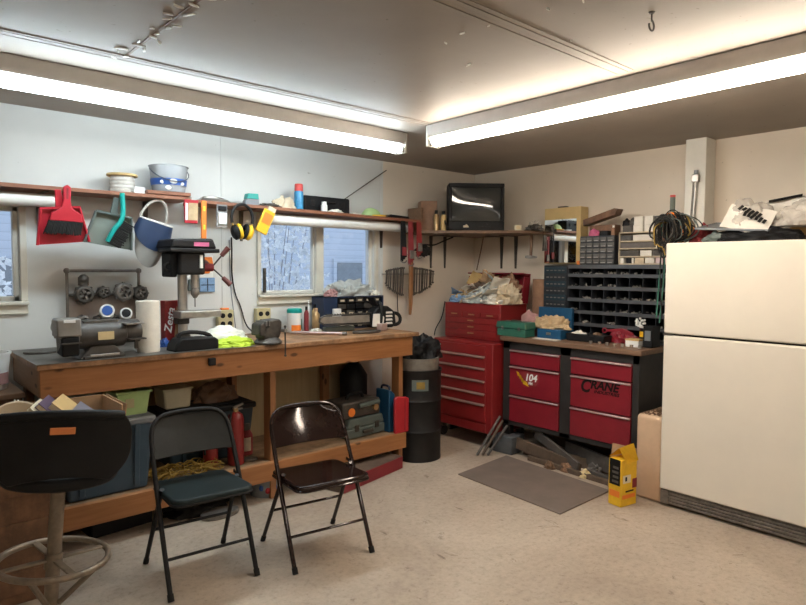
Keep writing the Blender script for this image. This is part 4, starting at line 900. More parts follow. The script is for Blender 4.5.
# ------------------------------------------------------------------ red tool chest on its roll cabinet
t = thing('rolling_tool_cabinet', 'red rolling tool cabinet with six drawer handles beside the steel drum', 'tool cabinet', (3.90, 3.645, 0), EB)
w = 0.345
G().span((-w, 0.0, 0.13), (w, 0.50, 0.885)).done('body', m_red, t, bevel=0.008)
zs_ = [0.135, 0.225, 0.385, 0.475, 0.58, 0.685, 0.785]
hz = [0.215, 0.375, 0.465, 0.57, 0.675, 0.775]
G().span((-w+0.03, -0.006, 0.14), (w-0.07, 0.002, 0.205)).done('base_panel', m_red, t, bevel=0.003)
for a, b in zip(hz[:-1]+[hz[-1]], hz[1:]+[0.865]):
    d = G().span((-w+0.03, -0.012, a+0.006), (w-0.07, 0.002, b-0.004)).done('drawer', m_red, t, bevel=0.003)
for a, b in zip(hz[:-1], hz[1:]):
    pass
for o, b in zip([c for c in t.children if c.name.startswith('drawer')], [0.375, 0.465, 0.57, 0.675, 0.775, 0.778]):
    if b != 0.778: G().prism([(-0.028, b-0.008), (-0.010, b+0.004), (-0.010, b-0.010), (-0.024, b-0.016)], -w+0.035, w-0.075, 'YZ').done('handle', m_handle, o)
G().cyl((-w+0.10, -0.002, 0.835), (-w+0.10, -0.018, 0.835), 0.009, n=12).done('lock', m_chrome, t)
G().span((-w-0.02, 0.02, 0.50), (-w, 0.10, 0.86)).done('push_handle', m_strap, t, bevel=0.006)
for x in (-w+0.06, w-0.06):
    for y in (0.06, 0.44):
        c = G().span((x-0.025, y-0.02, 0.085), (x+0.025, y+0.03, 0.131)).done('caster', m_dark, t, bevel=0.003)
        G().cyl((x-0.015, y+0.01, 0.045), (x+0.015, y+0.01, 0.045), 0.0448, n=20).done('wheel', m_rubber, c, bevel=0.003)
t = thing('tool_chest', 'red tool chest with an open lid standing on the rolling cabinet', 'tool chest', (4.05, 3.675, 0.886), EB)
w = 0.325
G().span((-w, 0, 0), (w, 0.36, 0.315)).done('body', m_red, t, bevel=0.008)
for i in range(3): 
    d = G().span((-w+0.03+0.207*i, -0.008, 0.195), (-w+0.03+0.207*i+0.195, 0.002, 0.235)).done('drawer', m_red, t, bevel=0.003)
    x = -w+0.03+0.207*i+0.0975; G().span((x-0.035, -0.014, 0.211), (x+0.035, -0.008, 0.221)).done('pull', m_copper, d)
for k, (a, b) in enumerate(((0.14, 0.187), (0.085, 0.132), (0.03, 0.077))):
    d = G().span((-w+0.03, -0.008, a), (w-0.03, 0.002, b)).done('drawer', m_red, t, bevel=0.003)
    G().span((-0.035, -0.014, (a+b)/2-0.005), (0.035, -0.008, (a+b)/2+0.005)).done('pull', m_copper, d)
g = G().box((0, 0.385, 0.445), (2*w, 0.012, 0.26), (-8, 0, 0)); g.box((-w+0.006, 0.345, 0.43), (0.012, 0.09, 0.23), (-8, 0, 0)); g.box((w-0.006, 0.345, 0.43), (0.012, 0.09, 0.23), (-8, 0, 0)); g.box((0, 0.345, 0.57), (2*w, 0.09, 0.012), (-8, 0, 0))
g.done('lid', m_red2, t, bevel=0.003, label='open lid tilted back against the wall')
G().box((0.0, 0.31, 0.43), (0.012, 0.006, 0.33), (0, 35, 0)).done('lid_stay', m_red, t)
g = G(); rr = random.Random(9)
papers = [m_paper, m_paper2, m_cloth, m_card, m_rag, m_bluecard, m_bookc]
def sheetpaper(x, y, z, w_, h_, rot, m, label, name='paper', cat='paper'):
    s1 = rr.uniform(0, 9)
    o = G().sheet(10, 8, lambda u, v: Vector(((u-.5)*w_, (v-.5)*h_, 0.022*noise.noise(Vector((u*2.2+s1, v*2.2, s1))))), 0.004).done(name, m)
    o.location = (x+0.10, y+0.085, z); o.rotation_euler = [R(a) for a in rot]
    return tag(o, label, cat, 'papers heaped on the red tool chest')
for k, (x, y, z, d, m, l) in enumerate([
    (4.23, 3.86, 1.2025, (.30, .30, .13), m_tanrag, 'tan rag at the left of the heap on the red tool chest'),
    (4.22, 3.60, 1.2025, (.30, .30, .15), m_rag, 'grey rag in the middle of the heap on the red tool chest'),
    (4.24, 3.42, 1.2025, (.30, .22, .15), m_paper2, 'yellowed wad at the right of the heap on the red tool chest'),
    (4.13, 3.88, 1.2025, (.16, .20, .075), m_bluecard, 'pale blue rag at the front left of the heap on the red tool chest'),
    (4.12, 3.70, 1.2025, (.16, .22, .08), m_rag, 'grey rag at the front of the heap on the red tool chest'),
    (4.12, 3.48, 1.2025, (.16, .24, .07), m_paper, 'whitish wad at the front right of the heap on the red tool chest'),
    (4.32, 3.72, 1.30, (.12, .26, .15), m_card, 'brown wad at the back of the heap against the red lid'),
    (4.32, 3.47, 1.31, (.12, .20, .13), m_kraft, 'dark brown wad at the back right of the heap against the red lid'),
    (4.22, 3.74, 1.32, (.14, .16, .06), m_scrap, 'dark scrap rag on top of the heap on the red tool chest')]):
    tag(G().blob((x, y, z), d, 140+k, .45, 3.2, 5).done('rag', m), l, 'rag', 'rags heaped on the red tool chest')
for k, (x, y, z, w_, h_, r_, m, l) in enumerate([
    (4.02, 3.44, 1.275, .22, .16, (5, 25, 70), m_paper, 'white sheet at the front right of the heap on the red chest'),
    (4.05, 3.83, 1.265, .20, .15, (15, 28, 40), m_bluecard, 'pale blue cloth at the left of the heap on the red chest'),
    (4.10, 3.60, 1.335, .26, .16, (-10, 22, 85), m_cloth, 'long white sheet across the middle of the heap on the red chest'),
    (4.10, 3.42, 1.345, .20, .16, (10, 50, 80), m_paper, 'white card standing at the right of the heap under the lid'),
    (4.16, 3.72, 1.40, .20, .14, (35, -35, 20), m_bookc, 'tan card leaning against the lid on the left of the heap'),
    (4.00, 3.62, 1.252, .24, .12, (-5, 20, 95), m_paper2, 'yellowed sheet hanging over the front edge of the red chest'),
    (4.06, 3.31, 1.26, .16, .12, (10, 25, 30), m_paper2, 'tan scrap at the right front corner of the heap on the red chest'),
    (4.15, 3.53, 1.41, .17, .13, (50, -20, 60), m_rag, 'grey sheet upright in the middle of the heap against the lid'),
    (4.08, 3.72, 1.325, .16, .12, (-20, 20, 15), m_paper, 'crumpled white paper left of centre on the heap')]):
    sheetpaper(x, y, z, w_, h_, r_, m, l)
t = thing('paper_bag', 'crumpled brown paper bag standing right of the red tool chest', 'bag', (4.42, 3.22, 0.957), EB)
G().sheet(24, 12, lambda u, v: Vector((0.075*math.cos(2*PI*u)*(1+.15*noise.noise(Vector((math.cos(2*PI*u)*2, math.sin(2*PI*u)*2, v*4)))), 0.05*math.sin(2*PI*u), v*0.46)), 0.003).done('bag', m_kraft, t)
t = thing('thin_plank', 'tall dark plank standing on the window-wall side of the red tool chest', 'plank', (4.20, 4.0, 0.0), EB)
G().span((-0.04, -0.06, 0), (-0.006, 0.10, 1.22)).done('body', m_dark, t, bevel=0.006)
o = tag(G().tube([(3.95, 4.035, 0.895), (3.97, 4.04, 0.96), (4.06, 4.045, 1.05), (4.10, 4.05, 1.2)], 0.005, 8, smooth=2).done('cord', m_rubber), 'black cord running up beside the red tool chest', 'cord')

# ------------------------------------------------------------------ steel drum with bag
t = thing('steel_drum', 'black steel drum between the workbench and the red cabinet', 'drum', (3.345, 3.605, 0))
r = 0.19
G().lathe([(0, 0.001), (r, 0.001), (r, 0.02), (r*.985, 0.03), (r*.985, 0.22), (r*1.03, 0.235), (r*.985, 0.25), (r*.985, 0.46), (r*1.03, 0.475), (r*.985, 0.49), (r*.985, 0.69), (r*1.02, 0.70), (r*1.02, 0.715), (r*.95, 0.715), (r*.95, 0.65), (0, 0.65)], n=40).done('body', m_blackp, t)
G().prism([(math.cos(R(a))*r*.993, math.sin(R(a))*r*.993) for a in range(214, 259, 5)]+[(math.cos(R(a))*r*.98, math.sin(R(a))*r*.98) for a in range(254, 213, -5)], 0.56, 0.645, 'XY').done('label', m_ggrey, t, label='faded green and yellow label')
G().prism([(math.cos(R(a))*r*.996, math.sin(R(a))*r*.996) for a in range(225, 249, 4)]+[(math.cos(R(a))*r*.985, math.sin(R(a))*r*.985) for a in range(245, 224, -4)], 0.575, 0.63, 'XY').done('print', m_yelrope, t)
tag(G().lathe([(0, 0), (0.165, 0), (0.172, 0.15), (0.16, 0.15), (0.15, 0.05), (0, 0.05)], c=(3.345, 3.605, 0.652), n=32).done('bucket_liner', m_dingy), 'dingy pale bucket sitting in the mouth of the steel drum', 'bucket')
tag(G().blob((3.385, 3.66, 0.785), (0.38, 0.34, 0.20), 51, 0.35, 2.2, 5).done('trash_bag', m_black), 'black plastic bag heaped over the steel drum', 'bag')

# ------------------------------------------------------------------ second bench: steel drawers under a brown top
t = thing('drawer_bench', 'dark steel workbench with red drawers and a brown wooden top', 'workbench', (4.0, 0, 0))
# local x = world x offset, y world
G().span((-0.03, 2.06, 0.915), (0.64, 3.285, 0.952)).done('bench_top', m_benchB, t, bevel=0.005)
g = G()
for y0, y1 in ((3.20, 3.27), (2.625, 2.72), (2.085, 2.135)): g.span((0, y0, 0.225), (0.04, y1, 0.915))
g.span((0, 2.085, 0.85), (0.04, 3.27, 0.915)); g.span((0, 2.085, 0.225), (0.04, 3.27, 0.262))
g.done('front_frame', m_frame, t, bevel=0.003)
G().span((0.035, 2.085, 0.225), (0.62, 2.10, 0.915)).done('side_panel', m_frame, t); G().span((0.035, 3.255, 0.225), (0.62, 3.27, 0.915)).done('side_panel', m_frame, t)
G().span((0.035, 2.10, 0.225), (0.62, 3.255, 0.24)).done('bottom_panel', m_blackp, t); G().span((0.605, 2.10, 0.24), (0.62, 3.255, 0.915)).done('back_panel', m_blackp, t)
for y in (3.235, 2.12): 
    for x in (0.03, 0.58): G().span((x-0.03, y-0.035, 0.145 if y > 3 and x < .1 else 0.0), (x+0.03, y+0.035, 0.226)).done('leg', m_blackp, t, bevel=0.003)
stick = None
for ci, (ya, yb) in enumerate(((2.72, 3.20), (2.135, 2.625))):
    for za, zb in ((0.725, 0.848), (0.485, 0.715), (0.264, 0.475)):
        d = G().span((-0.008, ya+0.004, za), (0.03, yb-0.004, zb)).done('drawer', m_red2, t, bevel=0.003)
        G().span((-0.020, ya+0.004, zb-0.014), (-0.006, yb-0.004, zb-0.001)).done('handle', m_alu, d, bevel=0.003)
        if ci == 1 and za == 0.485:
            text('C', 'lettering', m_lab_blk, d, (-0.0088, 2.50, 0.648), 0.135, (90, 0, -90), shear=0.25, bold=0.004, sx=0.85)
            text('RANE', 'lettering', m_lab_blk, d, (-0.0088, 2.345, 0.665), 0.085, (90, 0, -90), shear=0.25, bold=0.003, sx=1.02)
            text('INDUSTRIES', 'lettering', m_lab_blk, d, (-0.0088, 2.325, 0.618), 0.032, (90, 0, -90), shear=0.2, bold=0.0008, sx=1.15)
        if ci == 0 and za == 0.485:
            s_ = G()
            for i, (y, z) in enumerate(((3.105, 0.655), (3.085, 0.635), (3.065, 0.612), (3.05, 0.595), (3.025, 0.588))):
                s_.prism([(y+0.022, z+0.024), (y-0.002, z+0.016), (y-0.022, z-0.02), (y+0.008, z-0.012)], -0.0092, -0.0082, 'YZ')
            s_.done('decal', m_yellow, d, label='yellow swoosh of a sticker')
            G().prism([(3.06, 0.685), (2.905, 0.68), (2.915, 0.61), (2.94, 0.575), (3.04, 0.575)], -0.0090, -0.0081, 'YZ').done('decal', m_strap, d)
            text('104', 'lettering', m_white, d, (-0.0096, 2.985, 0.640), 0.078, (90, 0, -90), shear=0.2, bold=0.002)
            text('FM', 'lettering', m_white, d, (-0.0096, 2.985, 0.595), 0.03, (90, 0, -90), bold=0.001)
tag(G().box((4.015, 3.215, 0.072), (0.19, 0.19, 0.143), (0, 0, 4)).done('concrete_block', m_block, bevel=0.008), 'blue-grey concrete block under the front left leg of the drawer bench', 'block')

# bolt bin etc. ------------------------------------------------------------
t = thing('bolt_bin', 'black steel pigeonhole bolt bin standing at the back of the drawer bench', 'bolt bin', (4.36, 2.48, 0.953), EB)
NX, NZ = 8, 6; w = 0.425; H = 0.585; dz = H/NZ; dx = 2*w/NX
g = G(); g.span((-w, 0, 0), (-w+0.006, 0.24, H)); g.span((w-0.006, 0, 0), (w, 0.24, H)); g.span((-w, 0, H-0.008), (w, 0.24, H)); g.span((-w, 0.234, 0), (w, 0.24, H)); g.span((-w, 0, 0), (w, 0.24, 0.005))
g.done('case', m_bin, t)
for i in range(1, NX): G().span((-w+dx*i-0.002, 0.006, 0.0), (-w+dx*i+0.002, 0.234, H-0.008)).done('divider', m_bin, t)
for j in range(NZ):
    if j: G().box((0, 0.12, dz*j), (2*w-0.01, 0.235, 0.004), (-6, 0, 0)).done('tray_floor', m_bin, t)
    G().span((-w, -0.004, dz*j-0.0), (w, 0.004, dz*j+0.026)).done('shelf_lip', m_binlip, t)
G().span((-w, -0.003, H-0.03), (w, 0.003, H)).done('top_rail', m_binlip, t)
rr = random.Random(11); g = G()
for i in range(NX):
    for j in range(NZ):
        if rr.random() < 0.55:
            cx = -w+dx*(i+.5)
            for k in range(rr.randint(4, 14)):
                x = cx+rr.uniform(-.035, .035); z = dz*j+0.022+rr.uniform(0, .016); y = 0.02+rr.uniform(0, .03)
                p = Vector((4.36+y, 2.48-x, 0.953+z)); d = Vector((rr.uniform(-1, 1), rr.uniform(-1, 1), rr.uniform(-.4, .4))).normalized()*0.009
                g.cyl(p-d, p+d, 0.0045, n=6)
tag(g.done('loose_bolts', m_steel, smooth=False), 'loose bolts and nuts lying in the pigeonholes of the black bin', 'bolts', kind='stuff')
g = G()
for k in range(26):
    a = rr.uniform(0, 2*PI); q = rr.random()**.5*0.042
    g.ball((4.366+rr.uniform(-.004, .01), 2.48-0.205+math.cos(a)*q, 0.953+dz*1+0.055+math.sin(a)*q*.85), 0.0095, 8)
tag(g.done('white_caps', m_white), 'cluster of small white caps in one hole of the black bin', 'caps', kind='stuff')
t = thing('drawer_tower', 'narrow dark cabinet of tiny drawers left of the black bolt bin', 'drawer cabinet', (4.37, 3.03, 0.953), EB)
G().span((-0.118, 0, 0), (0.108, 0.24, 0.58)).done('case', m_bin, t, bevel=0.003)
for j in range(10):
    d = G().span((-0.112, -0.008, 0.012+0.056*j), (0.102, 0.002, 0.060+0.056*j)).done('drawer', m_tealdk if j % 2 else m_bin, t, bevel=0.002)
    if j > 2: 
        for q in range(5): G().span((-0.085+0.038*q, -0.011, 0.030+0.056*j), (-0.062+0.038*q, -0.008, 0.039+0.056*j)).done('knob', m_dull, d)
zt2 = 0.953+H+0.001
t = thing('drawer_organizer', 'grey cabinet of small clear drawers on top of the bolt bin', 'drawer cabinet', (4.37, 2.655, zt2), EB)
G().span((-0.15, 0, 0), (0.15, 0.16, 0.225)).done('case', m_bin, t, bevel=0.002)
for i in range(5):
    for j in range(5):
        x = -0.12+0.06*i; z = 0.024+0.043*j
        d = G().span((x-0.026, -0.010, z-0.017), (x+0.026, 0.0, z+0.017)).done('drawer', m_smokedr, t, bevel=0.002)
        G().span((x-0.018, -0.015, z-0.012), (x+0.018, -0.010, z-0.006)).done('pull', m_steel, d)
t = thing('shelf_organizer', 'beige open organizer with small boxes on top of the bolt bin', 'organizer', (4.37, 2.27, zt2), EB)
g = G()
for z in (0.0, 0.055, 0.115, 0.17, 0.235): g.span((-0.20, 0, z), (0.20, 0.16, z+0.008))
for x in (-0.20, 0.194): g.span((x, 0, 0), (x+0.006, 0.16, 0.24))
g.span((-0.2, 0.155, 0), (0.2, 0.16, 0.24)); g.done('frame', m_paper2, t)
for j, row in enumerate((((-.19, -.16, m_paper), (-.14, -.10, m_black), (-.095, -.08, m_paper), (-.07, .0, m_paper2), (.01, .08, m_paper), (.09, .17, m_alu)), ((-.19, -.04, m_dark), (-.03, .06, m_paper), (.07, .19, m_dark)), ((-.19, .08, m_scrapg), (.09, .18, m_paper)), ((-.19, -.10, m_dark), (-.09, .06, m_paper), (.07, .19, m_scrapg)))):
    z = (0.008, 0.063, 0.123, 0.178)[j]
    for a, b, m in row: G().span((a, 0.006, z+0.001), (b, 0.14, z+0.042)).done('drawer', m, t, bevel=0.002)
zt3 = zt2+0.2445
for k, (x, y0, w_, h_, m, l) in enumerate([(2.42, 0, .075, .05, m_dark, 'dark jar lid box, leftmost on the beige organizer'), (2.335, 0, .075, .05, m_paper, 'beige carton second from the left on the beige organizer'), (2.235, 0, .10, .05, m_paper, 'wide beige carton third on the beige organizer'), (2.125, 0, .09, .04, m_black, 'low black box, rightmost on the beige organizer')]):
    tag(G().box((4.45, x, zt3+h_/2), (0.10, w_, h_)).done('carton', m, bevel=0.003), l, 'box', 'small boxes on the beige organizer')
for k, (x, w_, h_, m, l) in enumerate([(2.335, .07, .065, m_paper, 'upper beige carton second from the left, stacked over another'), (2.255, .065, .065, m_paper, 'upper beige carton stacked third from the left'), (2.18, .06, .06, m_dark, 'upper dark box stacked on the beige organizer')]):
    tag(G().box((4.45, x, zt3+0.0505+h_/2), (0.09, w_, h_)).done('carton', m, bevel=0.003), l, 'box', 'small boxes on the beige organizer')
t = thing('battery_pack', 'black lumpy tool on top of the dark jar lid box', 'tool', (4.45, 2.43, zt3+0.0505), EB)
G().blob((-.02, 0, 0), (0.07, 0.06, 0.055), 3, .25, 3).done('body', m_black, t); G().blob((0.035, 0, 0), (0.06, 0.06, 0.06), 6, .25, 3).done('head', m_dark, t)
jar_t = thing('white_cup', 'small white cup at the right on the beige organizer', 'cup', (4.44, 2.105, zt3+0.0405))
G().lathe([(0, 0), (0.026, 0), (0.03, 0.06), (0.027, 0.06), (0.023, 0.005), (0, 0.005)], n=20).done('cup', m_paper, jar_t)
tag(G().prism([(-0.15, 0.0), (0.13, 0.075), (0.15, 0.12), (0.12, 0.125), (-0.15, 0.05)], 0, 0.09, 'XZ', rot=(0, 0, EB), c=(4.42, 2.665, zt2+0.31)).done('wedge', m_brownwood, bevel=0.003), 'brown wooden wedge tilted on top of the grey drawer cabinet', 'wood block')
tag(G().span((4.43, 2.54, zt2+0.2255), (4.52, 2.76, zt2+0.312)).done('wood_block', m_brownwood, bevel=0.004), 'brown wooden block under the tilted wedge', 'wood block')
tag(G().blob((4.40, 2.70, zt2+0.2255), (0.06, 0.09, 0.055), 13, 0.2, 2).done('packet', m_pink), 'pink packet on the grey drawer cabinet', 'packet')
tag(G().box((4.395, 2.60, zt2+0.2255+0.018), (0.05, 0.07, 0.036)).done('small_box', m_black, bevel=0.003), 'small black box beside the pink packet', 'box')
jr = thing('bottle', 'small white bottle at the right edge of the grey drawer cabinet', 'bottle', (4.395, 2.53, zt2+0.2255))
G().lathe([(0, 0), (0.015, 0), (0.015, 0.05), (0.008, 0.06), (0, 0.06)], n=16).done('body', m_kraft, jr); G().lathe([(0.009, 0.058), (0.009, 0.075), (0, 0.075)], n=12).done('cap', m_white, jr)
tag(G().lathe([(0, 0), (0.022, 0), (0.022, 0.03), (0, 0.034)], c=(4.41, 2.835, zt2), n=16).done('cap', m_orange), 'orange cap on the left end of the bolt bin', 'cap')
# bench B front clutter
t = thing('green_toolbox', 'green metal toolbox at the left end of the drawer bench', 'toolbox', (4.0, 3.19, 0.953), EB)
G().span((-0.15, 0, 0), (0.135, 0.13, 0.062)).done('body', m_green, t, bevel=0.004); G().prism([(-0.16, 0.064), (0.145, 0.064), (0.135, 0.118), (-0.15, 0.118)], -0.006, 0.136, 'XZ').done('lid', m_green, t, bevel=0.006)
G().tube([(-0.05, 0.06, 0.118), (-0.045, 0.06, 0.128), (0.045, 0.06, 0.128), (0.05, 0.06, 0.118)], 0.005, 8).done('handle', m_dark, t)
for x in (-0.09, 0.08): G().span((x-0.01, -0.010, 0.052), (x+0.01, -0.004, 0.08)).done('latch', m_steel, t)
t = thing('blue_box', 'tall blue steel box standing behind the tan rags', 'box', (4.30, 2.985, 0.953), EB)
G().span((-0.16, 0, 0), (0.16, 0.035, 0.235)).done('body', m_bluebox, t, bevel=0.004)
t = thing('blue_case', 'low blue steel case under the tan rags', 'case', (4.10, 2.90, 0.953), EB)
G().span((-0.11, 0, 0), (0.11, 0.16, 0.075)).done('body', m_bluebox, t, bevel=0.004); G().span((-0.02, -0.006, 0.03), (0.02, 0.0, 0.05)).done('latch', m_steel, t)
tag(G().blob((4.20, 2.955, 1.0285), (0.17, 0.36, 0.095), 61, 0.4, 2.8, 5).done('rag', m_tanrag), 'crumpled tan rag on the low blue case', 'rag')
tag(G().blob((4.23, 3.17, 0.953), (0.12, 0.22, 0.19), 62, 0.25, 2.6, 5).done('rag', m_pinkrag), 'dusty pink rag behind the green toolbox', 'rag')
tag(G().span((4.02, 2.78, 0.9525), (4.098, 3.0, 0.955)).done('paper', m_paper), 'white paper slip under the low blue case', 'paper')
t = thing('black_tray', 'long black tray heaped with white parts in front of the bolt bin', 'tray', (4.13, 2.615, 0.953), EB)
G().prism([(-0.14, 0.0), (0.17, 0.0), (0.18, 0.055), (-0.15, 0.055)], 0, 0.12, 'XZ').done('tray', m_black, t, bevel=0.006)
tag(G().blob((4.19, 2.68, 0.975), (0.09, 0.16, 0.05), 63, 0.4, 3).done('rag', m_paper), 'whitish rag lying in the long black tray', 'rag')
tag(G().blob((4.19, 2.53, 0.975), (0.08, 0.10, 0.045), 64, 0.5, 4).done('scrap', m_dkwood), 'dark brown scrap at the right of the long black tray', 'scrap')
t = thing('red_clamp', 'red hand tool with a ring end lying in front of the bolt bin', 'hand tool', (4.30, 2.43, 0.986), EB)
g = G().lathe([(0.012, -0.004), (0.022, -0.004), (0.022, 0.004), (0.012, 0.004)], c=(-0.10, 0, 0.05), n=20, axis='Y'); bmesh.ops.remove_doubles(g.b, verts=g.b.verts, dist=1e-5)
g.prism([(-0.08, 0.04), (0.02, 0.045), (0.11, 0.02), (0.14, 0.03), (0.13, 0.05), (0.05, 0.075), (-0.08, 0.06)], -0.008, 0.008, 'XZ'); g.done('body', m_red2, t, bevel=0.003)
G().blob((0.05, 0, -0.032), (0.24, 0.08, 0.085), 9, 0.5, 3.5).done('jaws', m_red2, t)
rr = random.Random(21)
for k in range(7):
    x = 2.50-0.062*k; 
    o = G().lathe([(0.004, 0), (0.012, 0), (0.012, 0.022), (0.004, 0.022)], n=6, c=(4.055+rr.uniform(0, .03), x, 0.953)).done('fitting', m_chrome if k % 2 else m_steel)
    tag(o, 'shiny metal fitting on the brown bench top edge, %s from the left' % ORD[k], 'fitting', 'metal fittings on the drawer bench')
t = thing('white_box', 'small white box with a tan top near the right end of the drawer bench', 'box', (4.12, 2.21, 0.953), EB)
G().span((-0.05, 0, 0), (0.05, 0.08, 0.045)).done('box', m_white, t, bevel=0.003); G().span((-0.052, -0.002, 0.045), (0.052, 0.082, 0.055)).done('lid', m_bookc, t)
t = thing('tin', 'small yellow-labelled tin standing in front of the bolt bin', 'tin', (4.30, 2.215, 0.953))
G().lathe([(0, 0), (0.03, 0), (0.03, 0.125), (0, 0.125)], n=24).done('tin', m_black, t); G().lathe([(0.0305, 0.06), (0.0305, 0.10)], n=24).done('label', m_yellow, t); G().lathe([(0, 0.126), (0.031, 0.126), (0.031, 0.135), (0, 0.135)], n=24).done('lid', m_paper, t)
t = thing('meter_box', 'dark upright case at the right end of the drawer bench beside the fridge', 'case', (4.16, 2.115, 0.953), EB)
G().span((-0.035, 0, 0), (0.035, 0.12, 0.15)).done('case', m_black, t, bevel=0.005); G().span((-0.02, -0.004, 0.05), (0.022, 0.0, 0.12)).done('label', m_lidgrey, t)

# ------------------------------------------------------------------ refrigerator and the heap on it
t = thing('refrigerator', 'cream white top-freezer refrigerator at the right', 'refrigerator', (3.80, 1.398, 0), EB)
w = 0.43
G().span((-w, 0.065, 0.02), (w, 0.74, 1.665)).done('cabinet', m_fridge, t, bevel=0.008)
G().span((-w, 0.0, 1.104), (w, 0.058, 1.667)).done('freezer_door', m_fridge, t, bevel=0.010, seg=3)
G().span((-w, 0.0, 0.115), (w, 0.058, 1.092)).done('door', m_fridge, t, bevel=0.010, seg=3)
G().span((-w+0.004, 0.03, 1.08), (w-0.004, 0.06, 1.11)).done('gasket', m_rubber, t)
G().span((-w-0.004, 0.0, 1.0925), (-w+0.05, 0.04, 1.1035)).done('hinge', m_dark, t)
g = G().span((-w, 0.03, 0.018), (w, 0.06, 0.11))
for k in range(4): g.span((-w+0.05, 0.018, 0.028+0.02*k), (w-0.02, 0.032, 0.038+0.02*k))
g.span((-w, 0.015, 0.02), (-w+0.05, 0.035, 0.105)); g.done('base_grille', m_dull, t, bevel=0.001)
for x in (-w+0.05, w-0.05): G().cyl((x, 0.10, 0), (x, 0.10, 0.022), 0.02, n=14).done('foot', m_rubber, t)
zf = 1.668
t = thing('cable_coil', 'big tangled coil of dark cables hanging over the fridge corner', 'cable', (3.95, 1.855, zf+0.08))
rr = random.Random(33)
ms = [m_rubber, m_ggrey, m_black, m_scrap, m_rubber, m_dark, m_black, m_ggrey, m_rubber, m_yelrope]
for k in range(60):
    m = ms[k % 10] if k not in (17, 41) else m_orange
    yc = rr.uniform(-.045, .035); w_ = rr.uniform(.03, .10); h_ = rr.uniform(.05, .135)*(1-2.2*abs(yc)*0.6); x0 = rr.uniform(-.10, .10)
    pts = []
    for a in range(0, 360, 18):
        c, s = math.cos(R(a)), math.sin(R(a)); y = yc+w_*c*(1+.06*math.sin(R(3*a)+k)); x = x0+0.035*math.sin(R(a)+k)
        if s >= 0: z = h_*s
        elif y < -0.02: z = max(-0.074, -.06*(-s))          # lies on the fridge top
        else: z = s*rr.uniform(.06, .13)*(1.5 if k % 7 == 0 else 1)
        if y < 0.0: z = max(z, -0.074)
        pts.append((x, y, z))
    G().tube(pts, rr.choice([.0035, .0045, .006]), 6, True, smooth=1).done('loop', m, t)
for k in range(4):
    G().tube([(rr.uniform(-.08, .08), 0.0+.01*k, 0.08), (rr.uniform(-.08, .05), .045+.012*k, 0.03), (rr.uniform(-.08, .05), .055+.008*k, -.15), (rr.uniform(-.08, 0), .03+.01*k, -rr.uniform(.3, .62))], .0045, 6, smooth=2).done('strand', m_green if k % 2 else m_rubber, t)
tag(G().blob((4.22, 1.86, zf-0.001) if False else (4.12, 1.72, zf), (0.2, 0.2, 0.11), 71, .4, 3, 5).done('cloth', m_strap), 'maroon cloth stuffed beside the cable coil on the fridge', 'cloth')
t = thing('tray', 'dark tray tilted under the plastic bags on the fridge', 'tray', (4.08, 1.52, zf+0.09), rot=(R(9), R(4), R(EB)))
g = G().span((-0.19, -0.14, 0), (0.22, 0.16, 0.006)); g.tube([(-0.19, -0.14, 0.008), (0.22, -0.14, 0.008), (0.22, 0.16, 0.008), (-0.19, 0.16, 0.008)], 0.008, 6, True); g.done('tray', m_lidgrey, t, bevel=0.002)
tag(G().blob((4.05, 1.40, zf), (0.30, 0.55, 0.085), 72, .25, 2.5, 5).done('dark_cloth', m_black), 'black cloth spread under the tray and bags on the fridge', 'cloth')
tag(G().blob((3.98, 1.60, zf), (0.09, 0.16, 0.06), 77, .4, 3).done('rag', m_ggrey), 'dark grey-green rag at the front of the tray on the fridge', 'rag')
tag(G().blob((4.08, 1.45, zf+0.088), (0.22, 0.30, 0.17), 73, .30, 2.6, 5).done('plastic_bag', m_poly), 'clear crumpled plastic bag on the left of the heap on the fridge', 'bag')
tag(G().blob((4.06, 1.13, zf+0.086), (0.26, 0.36, 0.15), 74, .30, 2.4, 5).done('plastic_bag', m_poly), 'clear crumpled plastic bag at the right of the heap on the fridge', 'bag')
def crumple(w_, h_, seed, amp=.03): return lambda u, v: Vector(((u-.5)*w_, (v-.5)*h_, amp*noise.noise(Vector((u*3+seed, v*3, seed)))))
t = thing('paper_sack', 'white sack with black lettering lying among the bags on the fridge', 'sack', (3.985, 1.425, zf+0.135), rot=(R(58), R(14), R(EB)))
G().sheet(14, 10, crumple(.26, .17, 3, .018), 0.004).done('sack', m_paper, t)
for k, (x, y, a) in enumerate([(0.0, 0.055, -15), (0.04, 0.02, -15)]):
    g = G()
    for q in range(6):
        g.box((x-0.06+0.024*q, y-0.006*q, 0.024), (0.016, 0.026 if q % 2 else 0.034, 0.004), (0, 0, a+rr.uniform(-20, 20)))
    g.done('lettering', m_lab_blk, t)
t = thing('paper_sack', 'white sack with a black strip standing at the back of the fridge heap', 'sack', (4.16, 1.27, zf+0.20), rot=(R(55), R(-8), R(EB)))
G().sheet(14, 10, crumple(.28, .16, 7, .02), 0.004).done('sack', m_paper, t); G().box((-0.01, 0.06, 0.024), (0.18, 0.018, 0.004)).done('strip', m_lab_blk, t)
tag(G().blob((4.24, 1.56, zf), (0.22, 0.22, 0.20), 75, .35, 2.5, 4).done('dark_bag', m_ggrey), 'dark bag heaped at the back of the fridge behind the tray', 'bag')
tag(G().prism([(-0.10, 0), (0.10, 0), (0.10, 0.21), (-0.10, 0.19)], 0, 0.05, 'XZ', rot=(0, 0, EB), c=(4.30, 1.20, zf)).done('carton', m_bookc, bevel=0.003), 'tan carton standing at the back of the fridge behind the bags', 'box')
t = thing('marker_tube', 'clear upright tube with a red cap behind the cable coil', 'tube', (4.32, 2.035, zt2))
